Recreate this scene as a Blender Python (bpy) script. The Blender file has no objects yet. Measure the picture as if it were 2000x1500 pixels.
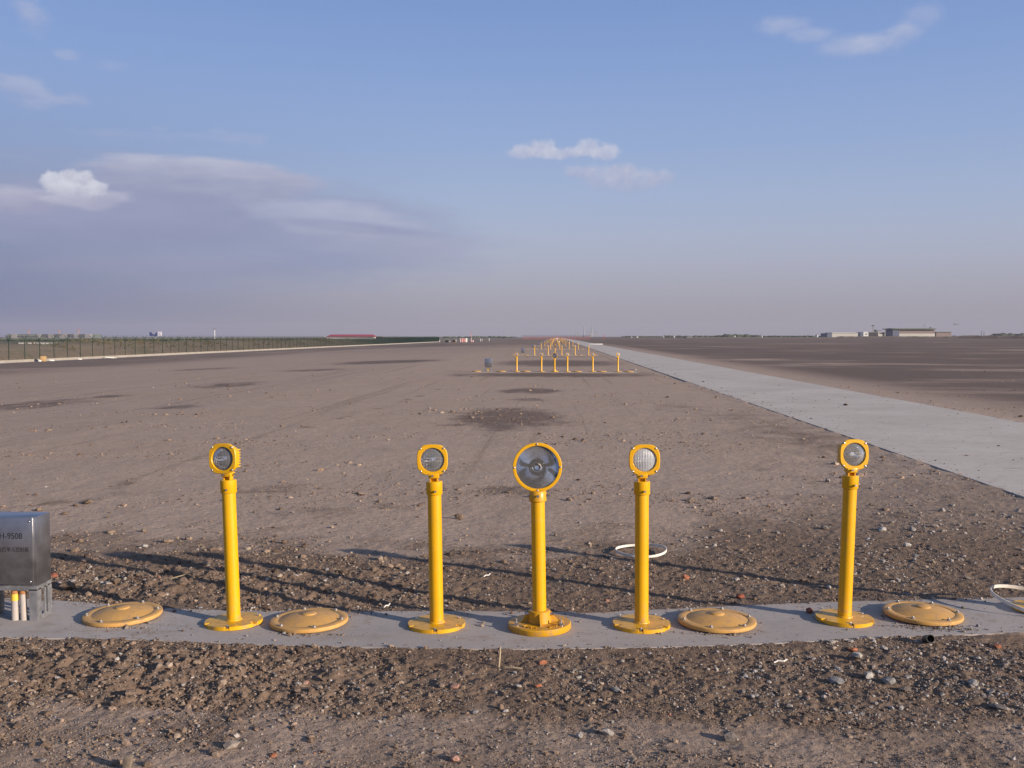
import bpy, bmesh, math, random
import numpy as np
from mathutils import Vector, Matrix, Euler

S = bpy.context.scene
COL = S.collection
PI = math.pi
rad = math.radians
random.seed(7)

# ------------------------------------------------------------------ camera
FPX = 1950.0
EYE, YAW, PITCH = 1.39, math.atan(85 / FPX), math.atan(93 / FPX)
KY = FPX / 1698.0        # depths were first measured for a shorter lens
cam_data = bpy.data.cameras.new("camera")
cam_data.sensor_width = 36.0
cam_data.lens = FPX / 2000.0 * 36.0
cam_data.clip_start, cam_data.clip_end = 0.05, 20000.0
cam = bpy.data.objects.new("camera", cam_data)
COL.objects.link(cam)
cam.location = (0, 0, EYE)
cam.rotation_euler = (PI / 2 - PITCH, 0, YAW)
S.camera = cam
_fw = np.array([-math.sin(YAW) * math.cos(PITCH), math.cos(YAW) * math.cos(PITCH), -math.sin(PITCH)])
_rt = np.array([math.cos(YAW), math.sin(YAW), 0.0])
_up = np.cross(_rt, _fw)


def ray(px, py):
    d = _fw * FPX + _rt * (px - 1000.0) + _up * (750.0 - py)
    return d / np.linalg.norm(d)


# ------------------------------------------------------------------ light
SUN_DIR = Vector((0.874, -0.486, 0.0)).normalized()
SUN_EL = rad(15.5)
sun_vec = Vector((SUN_DIR.x * math.cos(SUN_EL), SUN_DIR.y * math.cos(SUN_EL), math.sin(SUN_EL)))
sd = bpy.data.lights.new("sun", "SUN")
sd.energy = 4.6
sd.angle = rad(0.6)
sd.color = (1.0, 0.85, 0.69)
so = bpy.data.objects.new("sun", sd)
COL.objects.link(so)
so.location = (30, -20, 40)
so.rotation_euler = sun_vec.to_track_quat("Z", "Y").to_euler()
S.view_settings.view_transform = "Standard"
S.view_settings.look = "None"
S.view_settings.gamma = 1.0
S.view_settings.use_curve_mapping = False
S.view_settings.exposure = 0.62
S.cycles.max_bounces = 8
S.cycles.transparent_max_bounces = 8
S.cycles.sample_clamp_indirect = 6.0
S.cycles.caustics_reflective = False
S.cycles.caustics_refractive = False
S.cycles.volume_bounces = 0


# ------------------------------------------------------------------ node helper
class NT:
    def __init__(self, tree):
        self.t = tree
        self.n, self.l = tree.nodes, tree.links

    def new(self, kind, **kw):
        nd = self.n.new(kind)
        for k, v in kw.items():
            setattr(nd, k, v)
        return nd

    def put(self, sock, v):
        if isinstance(v, bpy.types.NodeSocket):
            self.l.new(v, sock)
        elif v is not None:
            if isinstance(v, (tuple, list)) and len(v) == 3 and sock.type == "RGBA":
                v = (*v, 1.0)
            sock.default_value = v

    def m(self, op, a, b=None, c=None, clamp=False):
        nd = self.new("ShaderNodeMath", operation=op)
        nd.use_clamp = clamp
        for i, v in enumerate((a, b, c)):
            if v is not None:
                self.put(nd.inputs[i], v)
        return nd.outputs[0]

    def mix(self, f, a, b, kind="MIX"):
        nd = self.new("ShaderNodeMix", data_type="RGBA", blend_type=kind)
        nd.clamp_factor = True
        self.put(nd.inputs[0], f)
        self.put(nd.inputs[6], a)
        self.put(nd.inputs[7], b)
        return nd.outputs[2]

    def rng(self, v, a, b, c=0.0, d=1.0, smooth=True):
        nd = self.new("ShaderNodeMapRange")
        nd.interpolation_type = "SMOOTHSTEP" if smooth else "LINEAR"
        self.put(nd.inputs["Value"], v)
        for k, x in zip(("From Min", "From Max", "To Min", "To Max"), (a, b, c, d)):
            self.put(nd.inputs[k], x)
        return nd.outputs[0]

    def noise(self, vec, scale, detail=4.0, rough=0.55, dist=0.0):
        nd = self.new("ShaderNodeTexNoise")
        if vec is not None:
            self.l.new(vec, nd.inputs["Vector"])
        nd.inputs["Scale"].default_value = scale
        nd.inputs["Detail"].default_value = detail
        nd.inputs["Roughness"].default_value = rough
        nd.inputs["Distortion"].default_value = dist
        return nd.outputs[0]

    def mapping(self, vec, scale=(1, 1, 1), rot=(0, 0, 0), loc=(0, 0, 0)):
        nd = self.new("ShaderNodeMapping")
        self.l.new(vec, nd.inputs[0])
        nd.inputs["Scale"].default_value = scale
        nd.inputs["Rotation"].default_value = rot
        nd.inputs["Location"].default_value = loc
        return nd.outputs[0]


# ------------------------------------------------------------------ sky
world = bpy.data.worlds.new("World")
S.world = world
world.use_nodes = True
W = NT(world.node_tree)
bg = world.node_tree.nodes["Background"]
SKY_STRENGTH = 0.1
bg.inputs["Strength"].default_value = SKY_STRENGTH
sky = W.new("ShaderNodeTexSky", sky_type="NISHITA")
sky.sun_disc = False
sky.sun_elevation = SUN_EL
sky.sun_rotation = math.atan2(SUN_DIR.x, SUN_DIR.y)
sky.altitude = 0
sky.air_density = 1.0
sky.dust_density = 1.6
sky.ozone_density = 1.6


def lin(r, g, b):
    f = lambda c: c / 12.92 if c <= 0.04045 else ((c + 0.055) / 1.055) ** 2.4
    return (f(r / 255.0), f(g / 255.0), f(b / 255.0))


_expo = 2 ** S.view_settings.exposure


def skycol(r, g, b):
    return tuple(c / SKY_STRENGTH / _expo for c in lin(r, g, b))


tc = W.new("ShaderNodeTexCoord")
sep = W.new("ShaderNodeSeparateXYZ")
W.l.new(tc.outputs["Generated"], sep.inputs[0])
dx, dy, dz = sep.outputs
az = W.m("ARCTAN2", dx, dy)
el = W.m("ARCSINE", dz)


def azel(px, py):
    d = ray(px, py)
    return math.atan2(d[0], d[1]), math.asin(d[2])


# hazy air low over the plain: elevation ramp of the sky's own colour
ramp = W.new("ShaderNodeValToRGB")
ramp.color_ramp.interpolation = "B_SPLINE"
W.l.new(W.rng(el, 0.0, 0.42, 0.0, 1.0, smooth=False), ramp.inputs[0])
stops = [(0.0, (159, 155, 168)), (0.06, (163, 160, 174)), (0.12, (168, 168, 185)), (0.20, (173, 179, 202)), (0.31, (164, 180, 211)),
         (0.44, (150, 172, 213)), (0.62, (134, 162, 212)), (0.85, (114, 145, 203)), (1.0, (106, 138, 198))]
els = ramp.color_ramp.elements
while len(els) < len(stops):
    els.new(0.5)
for e, (p, c) in zip(els, stops):
    e.position = p
    e.color = (*[x * 0.1 for x in skycol(*c)], 1.0)   # ramp colours stay under 1, scaled back below
ramp_out = W.new("ShaderNodeVectorMath", operation="SCALE")
W.l.new(ramp.outputs[0], ramp_out.inputs[0])
ramp_out.inputs["Scale"].default_value = 10.0
# duskier air away from the sun (the left of the view)
leftness = W.rng(az, -0.62, -0.04, 1.0, 0.0)
lowness = W.rng(el, 0.02, 0.30, 1.0, 0.0)
grad = W.mix(W.m("MULTIPLY", W.m("MULTIPLY", leftness, lowness), 0.88), ramp_out.outputs[0], skycol(97, 111, 160))
sky_mix = W.mix(W.rng(el, 0.35, 0.80, 0.92, 0.0), sky.outputs[0], grad)
col = sky_mix
nvec = W.mapping(tc.outputs["Generated"], scale=(1, 1, 2.6))
n_mid = W.noise(nvec, 9.0, 8.0, 0.60)
n_fine = W.noise(nvec, 26.0, 7.0, 0.58)
n_puff = W.noise(tc.outputs["Generated"], 60.0, 6.0, 0.62)
n_puff2 = W.m("ADD", W.m("MULTIPLY", W.noise(W.mapping(tc.outputs["Generated"], (1, 1, 1.8), loc=(2, 5, 1)), 34.0, 7.0, 0.62), 0.7), W.m("MULTIPLY", n_fine, 0.3))
n_streak_ = W.noise(W.mapping(tc.outputs["Generated"], scale=(1.0, 1.0, 7.0), loc=(3.1, 0, 0)), 5.0, 7.0, 0.55)


n_streak = W.m("ADD", W.m("MULTIPLY", n_streak_, 0.68), W.m("MULTIPLY", n_fine, 0.32))


def cloud(px, py, rx, ry, dark, bright, opac, tex, amp, edge=(1.05, 0.45), flat=0.0, tilt=0.0):
    """one soft cloud at a fixed bearing and elevation of the sky"""
    global col
    a0, e0 = azel(px, py)
    ra, re_ = rx / FPX, ry / FPX
    u0 = W.m("SUBTRACT", az, a0)
    v0 = W.m("SUBTRACT", el, e0)
    if tilt:
        v0 = W.m("SUBTRACT", v0, W.m("MULTIPLY", u0, tilt))
    u = W.m("DIVIDE", u0, ra)
    v = W.m("DIVIDE", v0, re_)
    if flat:   # flatter base
        v = W.m("MULTIPLY", v, W.rng(v, -0.1, 0.1, 1.0 + flat, 1.0))
    r = W.m("SQRT", W.m("ADD", W.m("MULTIPLY", u, u), W.m("MULTIPLY", v, v)))
    w = W.m("ADD", r, W.m("MULTIPLY", W.m("SUBTRACT", tex, 0.5), amp))
    mask = W.m("MULTIPLY", W.rng(w, edge[1], edge[0], 1.0, 0.0), opac)
    tone = W.m("ADD", W.m("MULTIPLY", v, 0.45), W.m("MULTIPLY_ADD", W.m("SUBTRACT", tex, 0.5), -2.2, 0.5), clamp=True)
    col = W.mix(mask, col, W.mix(tone, skycol(*dark), skycol(*bright)))


# long bank of cloud at the left, in layers
cloud(420, 440, 600, 125, (139, 148, 180), (154, 162, 192), 0.85, n_streak, 1.2, (1.0, 0.45), tilt=-0.06)
cloud(385, 350, 265, 46, (146, 153, 184), (184, 187, 208), 0.95, n_streak, 1.0, (0.95, 0.68), flat=-0.4)
cloud(330, 395, 330, 30, (139, 147, 178), (150, 157, 187), 0.8, n_streak, 1.2, (1.0, 0.4))
cloud(200, 425, 420, 62, (142, 149, 180), (154, 161, 191), 0.85, n_streak, 1.1, (1.05, 0.5))
cloud(650, 430, 260, 46, (154, 161, 190), (180, 186, 209), 0.85, n_streak, 1.3, (0.95, 0.45), tilt=-0.14)
cloud(700, 445, 210, 15, (138, 147, 179), (150, 158, 188), 0.75, n_streak, 1.2, (1.0, 0.3), tilt=-0.08)
cloud(760, 480, 240, 40, (158, 163, 190), (170, 173, 197), 0.55, n_streak, 1.4, (1.0, 0.3), tilt=-0.1)
cloud(300, 520, 420, 26, (138, 142, 170), (152, 154, 180), 0.5, n_streak, 1.6, (0.95, 0.2))
cloud(40, 395, 120, 30, (152, 154, 184), (182, 183, 204), 0.85, n_mid, 1.3, (0.95, 0.45))
cloud(200, 392, 75, 24, (160, 162, 190), (188, 189, 208), 0.7, n_fine, 1.5, (0.95, 0.4))
for cx_, cy_, ra_, rb_ in ((108, 357, 30, 24), (136, 349, 27, 23), (164, 352, 24, 20), (185, 368, 28, 18), (140, 374, 58, 20)):
    cloud(cx_, cy_, ra_, rb_, (182, 183, 203), (214, 216, 228), 0.85, n_puff, 1.1, (0.95, 0.55))
cloud(140, 392, 60, 12, (162, 164, 191), (186, 187, 206), 0.8, n_fine, 1.5, (0.95, 0.4))
cloud(440, 270, 160, 20, (158, 172, 209), (168, 178, 211), 0.45, n_fine, 2.6, (0.8, 0.1))
# two small clouds in the middle
for cx_, cy_, ra_, rb_ in ((1022, 298, 40, 21), (1056, 292, 40, 27), (1100, 300, 64, 17), (1152, 291, 38, 26), (1182, 300, 36, 21)):
    cloud(cx_, cy_, ra_, rb_, (172, 178, 206), (204, 207, 222), 0.75, n_puff, 1.2, (0.95, 0.4), flat=0.3)
for cx_, cy_, ra_, rb_ in ((1128, 336, 38, 20), (1180, 348, 72, 32), (1240, 356, 72, 32), (1292, 346, 44, 18), (1220, 330, 36, 17)):
    cloud(cx_, cy_, ra_, rb_, (164, 171, 201), (190, 193, 213), 0.6, n_puff, 1.3, (0.95, 0.3))
# thin ones high up
for cx_, cy_, ra_, rb_, op in ((1530, 50, 64, 24, .6), (1585, 70, 60, 20, .5), (1650, 90, 70, 24, .6), (1715, 84, 64, 26, .65), (1765, 66, 44, 26, .65), (1808, 28, 48, 34, .45)):
    cloud(cx_, cy_, ra_, rb_, (156, 171, 209), (184, 191, 215), op, n_puff2, 1.4, (0.95, 0.2))
cloud(55, 22, 55, 34, (150, 165, 205), (180, 187, 213), 0.7, n_fine, 2.0, (0.9, 0.1), tilt=-0.4)
cloud(35, 172, 85, 30, (150, 164, 203), (172, 181, 210), 0.75, n_fine, 2.0, (0.95, 0.1), tilt=-0.15)
cloud(150, 192, 50, 22, (152, 166, 205), (172, 181, 210), 0.6, n_fine, 2.2, (0.9, 0.1))
cloud(135, 108, 30, 14, (150, 166, 208), (170, 181, 211), 0.6, n_fine, 2.0, (0.9, 0.1))
cloud(232, 128, 45, 14, (148, 166, 210), (166, 180, 213), 0.5, n_fine, 2.2, (0.9, 0.1))
cloud(240, 262, 110, 14, (150, 165, 205), (164, 175, 208), 0.5, n_fine, 2.2, (0.9, 0.1))
cloud(1600, 515, 60, 18, (164, 170, 194), (178, 177, 192), 0.4, n_fine, 2.2, (0.9, 0.1))
W.l.new(col, bg.inputs["Color"])


# ------------------------------------------------------------------ noise on arrays
def _hash(ix, iy, seed):
    h = (ix.astype(np.int64) * 374761393 + iy.astype(np.int64) * 668265263 + seed * 1442695041) & 0xFFFFFFFF
    h = ((h ^ (h >> 13)) * 1274126177) & 0xFFFFFFFF
    return ((h ^ (h >> 16)) & 0xFFFF).astype(np.float32) / 65535.0


def vnoise(x, y, seed=0):
    """gradient noise, about -1..1"""
    ix, iy = np.floor(x), np.floor(y)
    fx, fy = (x - ix).astype(np.float32), (y - iy).astype(np.float32)
    u, v = fx * fx * fx * (fx * (fx * 6 - 15) + 10), fy * fy * fy * (fy * (fy * 6 - 15) + 10)

    def g(ox, oy):
        a = _hash(ix + ox, iy + oy, seed) * (2 * PI)
        return np.cos(a) * (fx - ox) + np.sin(a) * (fy - oy)
    n = (g(0, 0) * (1 - u) + g(1, 0) * u) * (1 - v) + (g(0, 1) * (1 - u) + g(1, 1) * u) * v
    return n * 1.5


def fbm(x, y, lam, octaves=3, seed=0, gain=0.5):
    out, a, f, tot = 0.0, 1.0, 1.0 / lam, 0.0
    for i in range(octaves):
        out = out + a * vnoise(x * f + 17.3 * i, y * f - 9.1 * i, seed + i)
        tot += a
        a *= gain
        f *= 2.03
    return out / tot


def sstep(x, a, b):
    t = np.clip((x - a) / (b - a), 0, 1)
    return t * t * (3 - 2 * t)


# ------------------------------------------------------------------ lie of the land
def lay(X):
    """the strip falls gently towards the fence on the left"""
    t = np.maximum(-np.asarray(X, dtype=np.float64) - 7.0, 0.0)
    z = -0.0262 * t
    return np.maximum(z, -1.32)


def at(px, py, z=None):
    """the point of the place seen at a pixel of the photograph, on the ground or at height z"""
    d = ray(px, py)
    zz = 0.0 if z is None else z
    for _ in range(25):
        t = (zz - EYE) / d[2]
        p = np.array([0, 0, EYE]) + d * t
        if z is None:
            zz = float(lay(p[0]))
    return Vector(p)


def at_dist(px, py, dist):
    """the point seen at a pixel, at a distance along the runway direction"""
    d = ray(px, py)
    t = dist / d[1]
    return Vector((d[0] * t, dist, EYE + d[2] * t))


RX0, RX1 = 4.08, 7.58        # concrete service road

# slab outline (first row), from front and rear edges
F_PX = [(-260, 1236), (-100, 1241), (0, 1245), (150, 1247), (300, 1249), (400, 1256), (700, 1264), (1000, 1268), (1300, 1264), (1500, 1257), (1700, 1246), (1850, 1240), (2000, 1236), (2250, 1224)]
B_PX = [(-260, 1160), (-100, 1164), (0, 1167), (150, 1174), (300, 1188), (480, 1193), (700, 1194), (900, 1193), (1140, 1196), (1280, 1191), (1500, 1180), (1700, 1173), (1850, 1170), (2000, 1166), (2250, 1154)]
F_W = np.array([at(*p)[:2] for p in F_PX])
B_W = np.array([at(*p)[:2] for p in B_PX])


def slab_front(X):
    return np.interp(X, F_W[:, 0], F_W[:, 1])


def slab_back(X):
    return np.interp(X, B_W[:, 0], B_W[:, 1])


def ell(px, py, rx, ry):
    c = at(px, py)
    d = math.hypot(c.x, c.y)
    t = at(px, py - ry)
    b = at(px, py + ry)
    return c.x, c.y, rx / FPX * d, max(0.05, abs(t.y - b.y) / 2)


DAMP = [(ell(*e), s) for e, s in [
    ((1080, 731, 180, 3.5), 0.7), ((1100, 740, 140, 2.5), 0.3), ((985, 814, 105, 19), 0.72), ((1090, 824, 60, 8), 0.42), ((60, 789, 95, 10), 0.55), ((450, 750, 62, 6), 0.55), ((345, 792, 50, 4), 0.6),
    ((1035, 762, 55, 5), 0.8), ((1040, 778, 40, 3), 0.5), ((215, 773, 34, 3), 0.6), ((905, 732, 40, 3), 0.5), ((400, 720, 60, 2.5), 0.5),
    ((760, 706, 90, 3), 0.8), ((1090, 708, 110, 6), 0.75), ((1330, 795, 70, 12), 0.35), ((610, 722, 60, 2), 0.6), ((540, 950, 60, 10), 0.45),
    ((1010, 955, 90, 9), 0.5), ((760, 985, 60, 10), 0.35), ((250, 958, 70, 8), 0.3), ((610, 1000, 120, 12), 0.4), ((740, 880, 60, 8), 0.3), ((460, 862, 60, 6), 0.25),
    ((350, 1420, 150, 30), 0.45), ((1450, 1300, 200, 30), 0.4), ((800, 1290, 250, 22), 0.4), ((1100, 1120, 300, 40), 0.3),
    ((1760, 835, 60, 6), 0.5), ((1500, 905, 90, 16), 0.3)]]
GRAVEL = [(ell(*e), s) for e, s in [
    ((1560, 850, 110, 30), 0.9), ((1450, 815, 80, 18), 0.7), ((1680, 905, 80, 14), 0.6), ((1860, 1010, 170, 60), 1.0), ((1960, 950, 80, 40), 0.8), ((1800, 1090, 260, 80), 0.65),
    ((1750, 1300, 260, 70), 1.0), ((1950, 1330, 120, 90), 1.0), ((1430, 1330, 180, 50), 0.6), ((1150, 1320, 150, 40), 0.45), ((1000, 1120, 360, 55), 0.42), ((1400, 1090, 240, 70), 0.5),
    ((560, 1120, 300, 45), 0.42), ((190, 1130, 130, 40), 0.75), ((150, 1090, 90, 25), 0.5), ((1080, 731, 175, 4.5), 0.9), ((1100, 696, 110, 2), 0.8), ((1800, 1242, 70, 10), 1.0), ((650, 1340, 200, 50), 0.4), ((260, 1300, 260, 50), 0.35), ((1250, 728, 30, 3), 0.8)]]
TRACK = np.array([at(*p)[:2] for p in [(40, 985), (170, 972), (300, 925), (365, 905), (480, 865), (590, 836), (680, 812), (760, 790), (830, 770), (870, 755)]])


def gsum(lst, X, Y):
    o = np.zeros_like(X, dtype=np.float32)
    for (cx, cy, rx, ry), s in lst:
        q = ((X - cx) / rx) ** 2 + ((Y - cy) / ry) ** 2
        o = np.maximum(o, s * np.exp(-np.minimum(q, 30) ** 1.3 * 0.55))
    return o


def track_dist(X, Y):
    d = np.full(X.shape, 1e9, dtype=np.float32)
    for a, b in zip(TRACK[:-1], TRACK[1:]):
        v = b - a
        t = np.clip(((X - a[0]) * v[0] + (Y - a[1]) * v[1]) / (v @ v), 0, 1)
        d = np.minimum(d, np.hypot(X - a[0] - t * v[0], Y - a[1] - t * v[1]))
    return d


def fields(X, Y, fine=True):
    """roughness, dampness and gravel density of the soil"""
    Yr = Y / KY
    n1 = fbm(X, Y, 0.55, 3, 5)
    n2 = fbm(X, Y, 2.6, 3, 9)
    front = sstep(Yr + n1 * 0.28, 2.98, 3.30) * (1 - sstep(Yr, 4.0, 4.2))
    front = np.maximum(front, (0.40 + 0.40 * n1) * (1 - sstep(Yr, 4.0, 4.2)))
    yb = np.interp(X, [-4, -2.6, -0.6, 0.6, 1.6, 2.6, 4.0], [5.9, 6.0, 5.7, 6.2, 7.2, 8.6, 9.0])
    back = sstep(Yr, 4.1, 4.3) * (1 - sstep(Yr + n1 * 1.3, yb - 0.9, yb + 0.9))
    grav = gsum(GRAVEL, X, Y) * np.clip(0.75 + 0.9 * n1, 0.1, 1.3)
    td = track_dist(X, Y)
    trk = np.exp(-(td / 0.16) ** 2) * np.clip(fbm(X, Y, 0.5, 2, 33) * 2.0 + 0.2, 0, 1) * 0.55
    rough = np.clip(np.maximum(np.maximum(front, back * np.interp(Yr, [5.2, 7.0], [0.85, 0.42])), np.minimum(grav * 0.62, 0.6)), 0, 1)
    rough = np.maximum(rough, trk)
    wob = 0.45 * n1 + 0.35 * n2
    damp = gsum(DAMP, X * (1 + 0.0 * X) + wob * 0.10 * np.sqrt(np.maximum(Y, 1)), Y + wob * 0.16 * np.sqrt(np.maximum(Y, 1)))
    damp = np.clip(damp * (1.0 + 0.5 * n1), 0, 1)
    return rough, damp, grav


def height(X, Y, rough=None, grav=None):
    if rough is None:
        rough, _, grav = fields(X, Y)
    Yr = Y / KY
    near = 1 - sstep(Y, 16.0, 29.0)
    z = lay(X).astype(np.float32)
    und = fbm(X, Y, 1.3, 2, 21) * 0.012 + fbm(X, Y, 6.0, 2, 22) * 0.02 * sstep(Y, 6, 14)
    wx = X + 0.02 * n_(X, Y, .06)
    wy = Y + 0.02 * n_(Y, X, .05)
    clod = (fbm(wx, wy, 0.17, 2, 41) * 0.020 + np.abs(fbm(wx, wy, 0.085, 2, 43)) * 0.030
            + (0.45 - np.abs(fbm(wx, wy, 0.042, 2, 45))) * 0.016 + np.abs(vnoise(X / 0.021, Y / 0.021, 47)) * 0.006)
    mild = fbm(X, Y, 0.20, 3, 51) * 0.0055 + fbm(X, Y, 0.045, 2, 53) * 0.0022
    heap = np.exp(-(((X + 2.15) / 0.55) ** 2 + ((Yr - 4.78) / 0.28) ** 2)) * 0.035 * (0.6 + 0.8 * fbm(X, Y, .22, 2, 61))
    heap2 = np.exp(-(((X + 1.7) / 0.8) ** 2 + ((Yr - 3.62) / 0.16) ** 2)) * 0.022 + np.exp(-(((X - 2.2) / 0.7) ** 2 + ((Yr - 3.6) / 0.22) ** 2)) * 0.03
    bigc = np.clip(sstep(-X, 0.2, 1.4) * sstep(Yr, 3.0, 3.2) * (1 - sstep(Yr, 5.0, 5.4)), 0, 1)
    z = z + und * 1.0 + near * (rough * clod * (0.55 + 0.52 * bigc) + (1 - rough) * mild + heap + heap2)
    z = z - 0.018
    er = np.minimum(X - RX0, RX1 - X)
    lipr = sstep(er, -0.35, -0.04)
    z = z * (1 - lipr) + (-0.010 + 0.016 * fbm(X, Y, .35, 3, 79)) * lipr
    z = np.where(er > 0.05 + 0.10 * fbm(X, Y, .5, 2, 80), -0.06, z)
    # the soil sinks under the slab, spilling over its edges here and there
    e = np.minimum(Y - slab_front(X), slab_back(X) - Y)
    spill = np.maximum(fbm(X, Y, 0.12, 3, 71) * 0.035 + fbm(X, Y, 0.5, 2, 73) * 0.03, 0) + 0.036
    inside = sstep(e - spill, -0.035, 0.03)
    edge_z = -0.0015 + 0.010 * fbm(X, Y, .09, 2, 77)
    lip = np.exp(-(np.minimum(e, 0) / 0.10) ** 2)
    z = z * (1 - 0.93 * lip) + edge_z * 0.93 * lip
    return (z * (1 - inside) + (-0.05) * inside).astype(np.float32)


def n_(X, Y, lam):
    return vnoise(X / lam, Y / lam, 91)


def fan(name, ys, us, near, mat, drop=0.0, extra=None):
    U, V = np.meshgrid(us, ys)
    X = (U * (V + 1.0)).astype(np.float64).ravel()
    Y = V.astype(np.float64).ravel()
    if near:
        r, d, g = fields(X, Y)
        Z = height(X, Y, r, g)
    else:
        r, d, g = fields(X, Y)
        Z = (lay(X) + fbm(X, Y, 6.0, 2, 22) * 0.02 * (1 - sstep(Y, 60, 160)) - 0.018).astype(np.float32) - drop
        er = np.minimum(X - RX0, RX1 - X)
        Z = np.where(er > -0.25, np.minimum(Z, -0.016), Z)
        Z = np.where(er > 0.3, -0.06, Z).astype(np.float32)
    nv = len(X)
    co = np.empty((nv, 3), np.float32)
    co[:, 0], co[:, 1], co[:, 2] = X, Y, Z
    nr, nc = len(ys), len(us)
    i = (np.arange(nr - 1)[:, None] * nc + np.arange(nc - 1)[None, :]).ravel()
    q = np.stack([i, i + 1, i + nc + 1, i + nc], 1).astype(np.int32)
    if extra is not None:
        eco, eq = extra
        q = np.concatenate([q, eq + nv])
        co = np.concatenate([co, eco])
        pad = np.zeros(len(eco), np.float32)
        r, d = np.concatenate([r, pad]), np.concatenate([d, pad])
        nv = len(co)
    me = bpy.data.meshes.new(name)
    me.vertices.add(nv)
    me.vertices.foreach_set("co", co.ravel())
    me.loops.add(q.size)
    me.loops.foreach_set("vertex_index", q.ravel())
    me.polygons.add(len(q))
    me.polygons.foreach_set("loop_start", np.arange(0, q.size, 4, dtype=np.int32))
    me.polygons.foreach_set("use_smooth", np.ones(len(q), bool))
    for nm, a in (("rough", r), ("damp", d)):
        at_ = me.attributes.new(nm, "FLOAT", "POINT")
        at_.data.foreach_set("value", np.ascontiguousarray(a, np.float32))
    me.update()
    me.materials.append(mat)
    o = bpy.data.objects.new(name, me)
    COL.objects.link(o)
    o["kind"] = "structure"
    return o


# ------------------------------------------------------------------ materials
MATS = {}


def mat(name, color=(0.5, 0.5, 0.5), rough=0.6, metal=0.0, vary=0.0, scale=20.0, bump=0.0, spec=None, coat=0.0, dirt=None, dirt_scale=8.0, dirt_amt=0.5):
    if name in MATS:
        return MATS[name]
    m = bpy.data.materials.new(name)
    m.use_nodes = True
    t = NT(m.node_tree)
    b = m.node_tree.nodes["Principled BSDF"]
    c = t.new("ShaderNodeTexCoord").outputs["Object"]
    base = (*color, 1.0)
    b.inputs["Base Color"].default_value = base
    b.inputs["Roughness"].default_value = rough
    b.inputs["Metallic"].default_value = metal
    if spec is not None:
        b.inputs["Specular IOR Level"].default_value = spec
    if coat:
        b.inputs["Coat Weight"].default_value = coat
        b.inputs["Coat Roughness"].default_value = 0.12
    if vary or dirt:
        n = t.noise(c, scale, 6.0, 0.6)
        k = tuple(min(1.0, x * (1 + vary)) for x in color), tuple(x * (1 - vary) for x in color)
        cc = t.mix(t.rng(n, 0.3, 0.7), k[1], k[0])
        if dirt:
            dn = t.noise(c, dirt_scale, 7.0, 0.65)
            cc = t.mix(t.m("MULTIPLY", t.rng(dn, 0.48, 0.70), dirt_amt), cc, dirt)
        t.put(b.inputs["Base Color"], cc)
        t.put(b.inputs["Roughness"], t.rng(n, 0.3, 0.7, rough * 0.85, min(1.0, rough * 1.2)))
    if bump:
        bn = t.new("ShaderNodeBump")
        bn.inputs["Strength"].default_value = bump
        bn.inputs["Distance"].default_value = 0.004
        t.put(bn.inputs["Height"], t.noise(c, scale * 3, 5.0))
        t.l.new(bn.outputs[0], b.inputs["Normal"])
    MATS[name] = m
    return m


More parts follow.
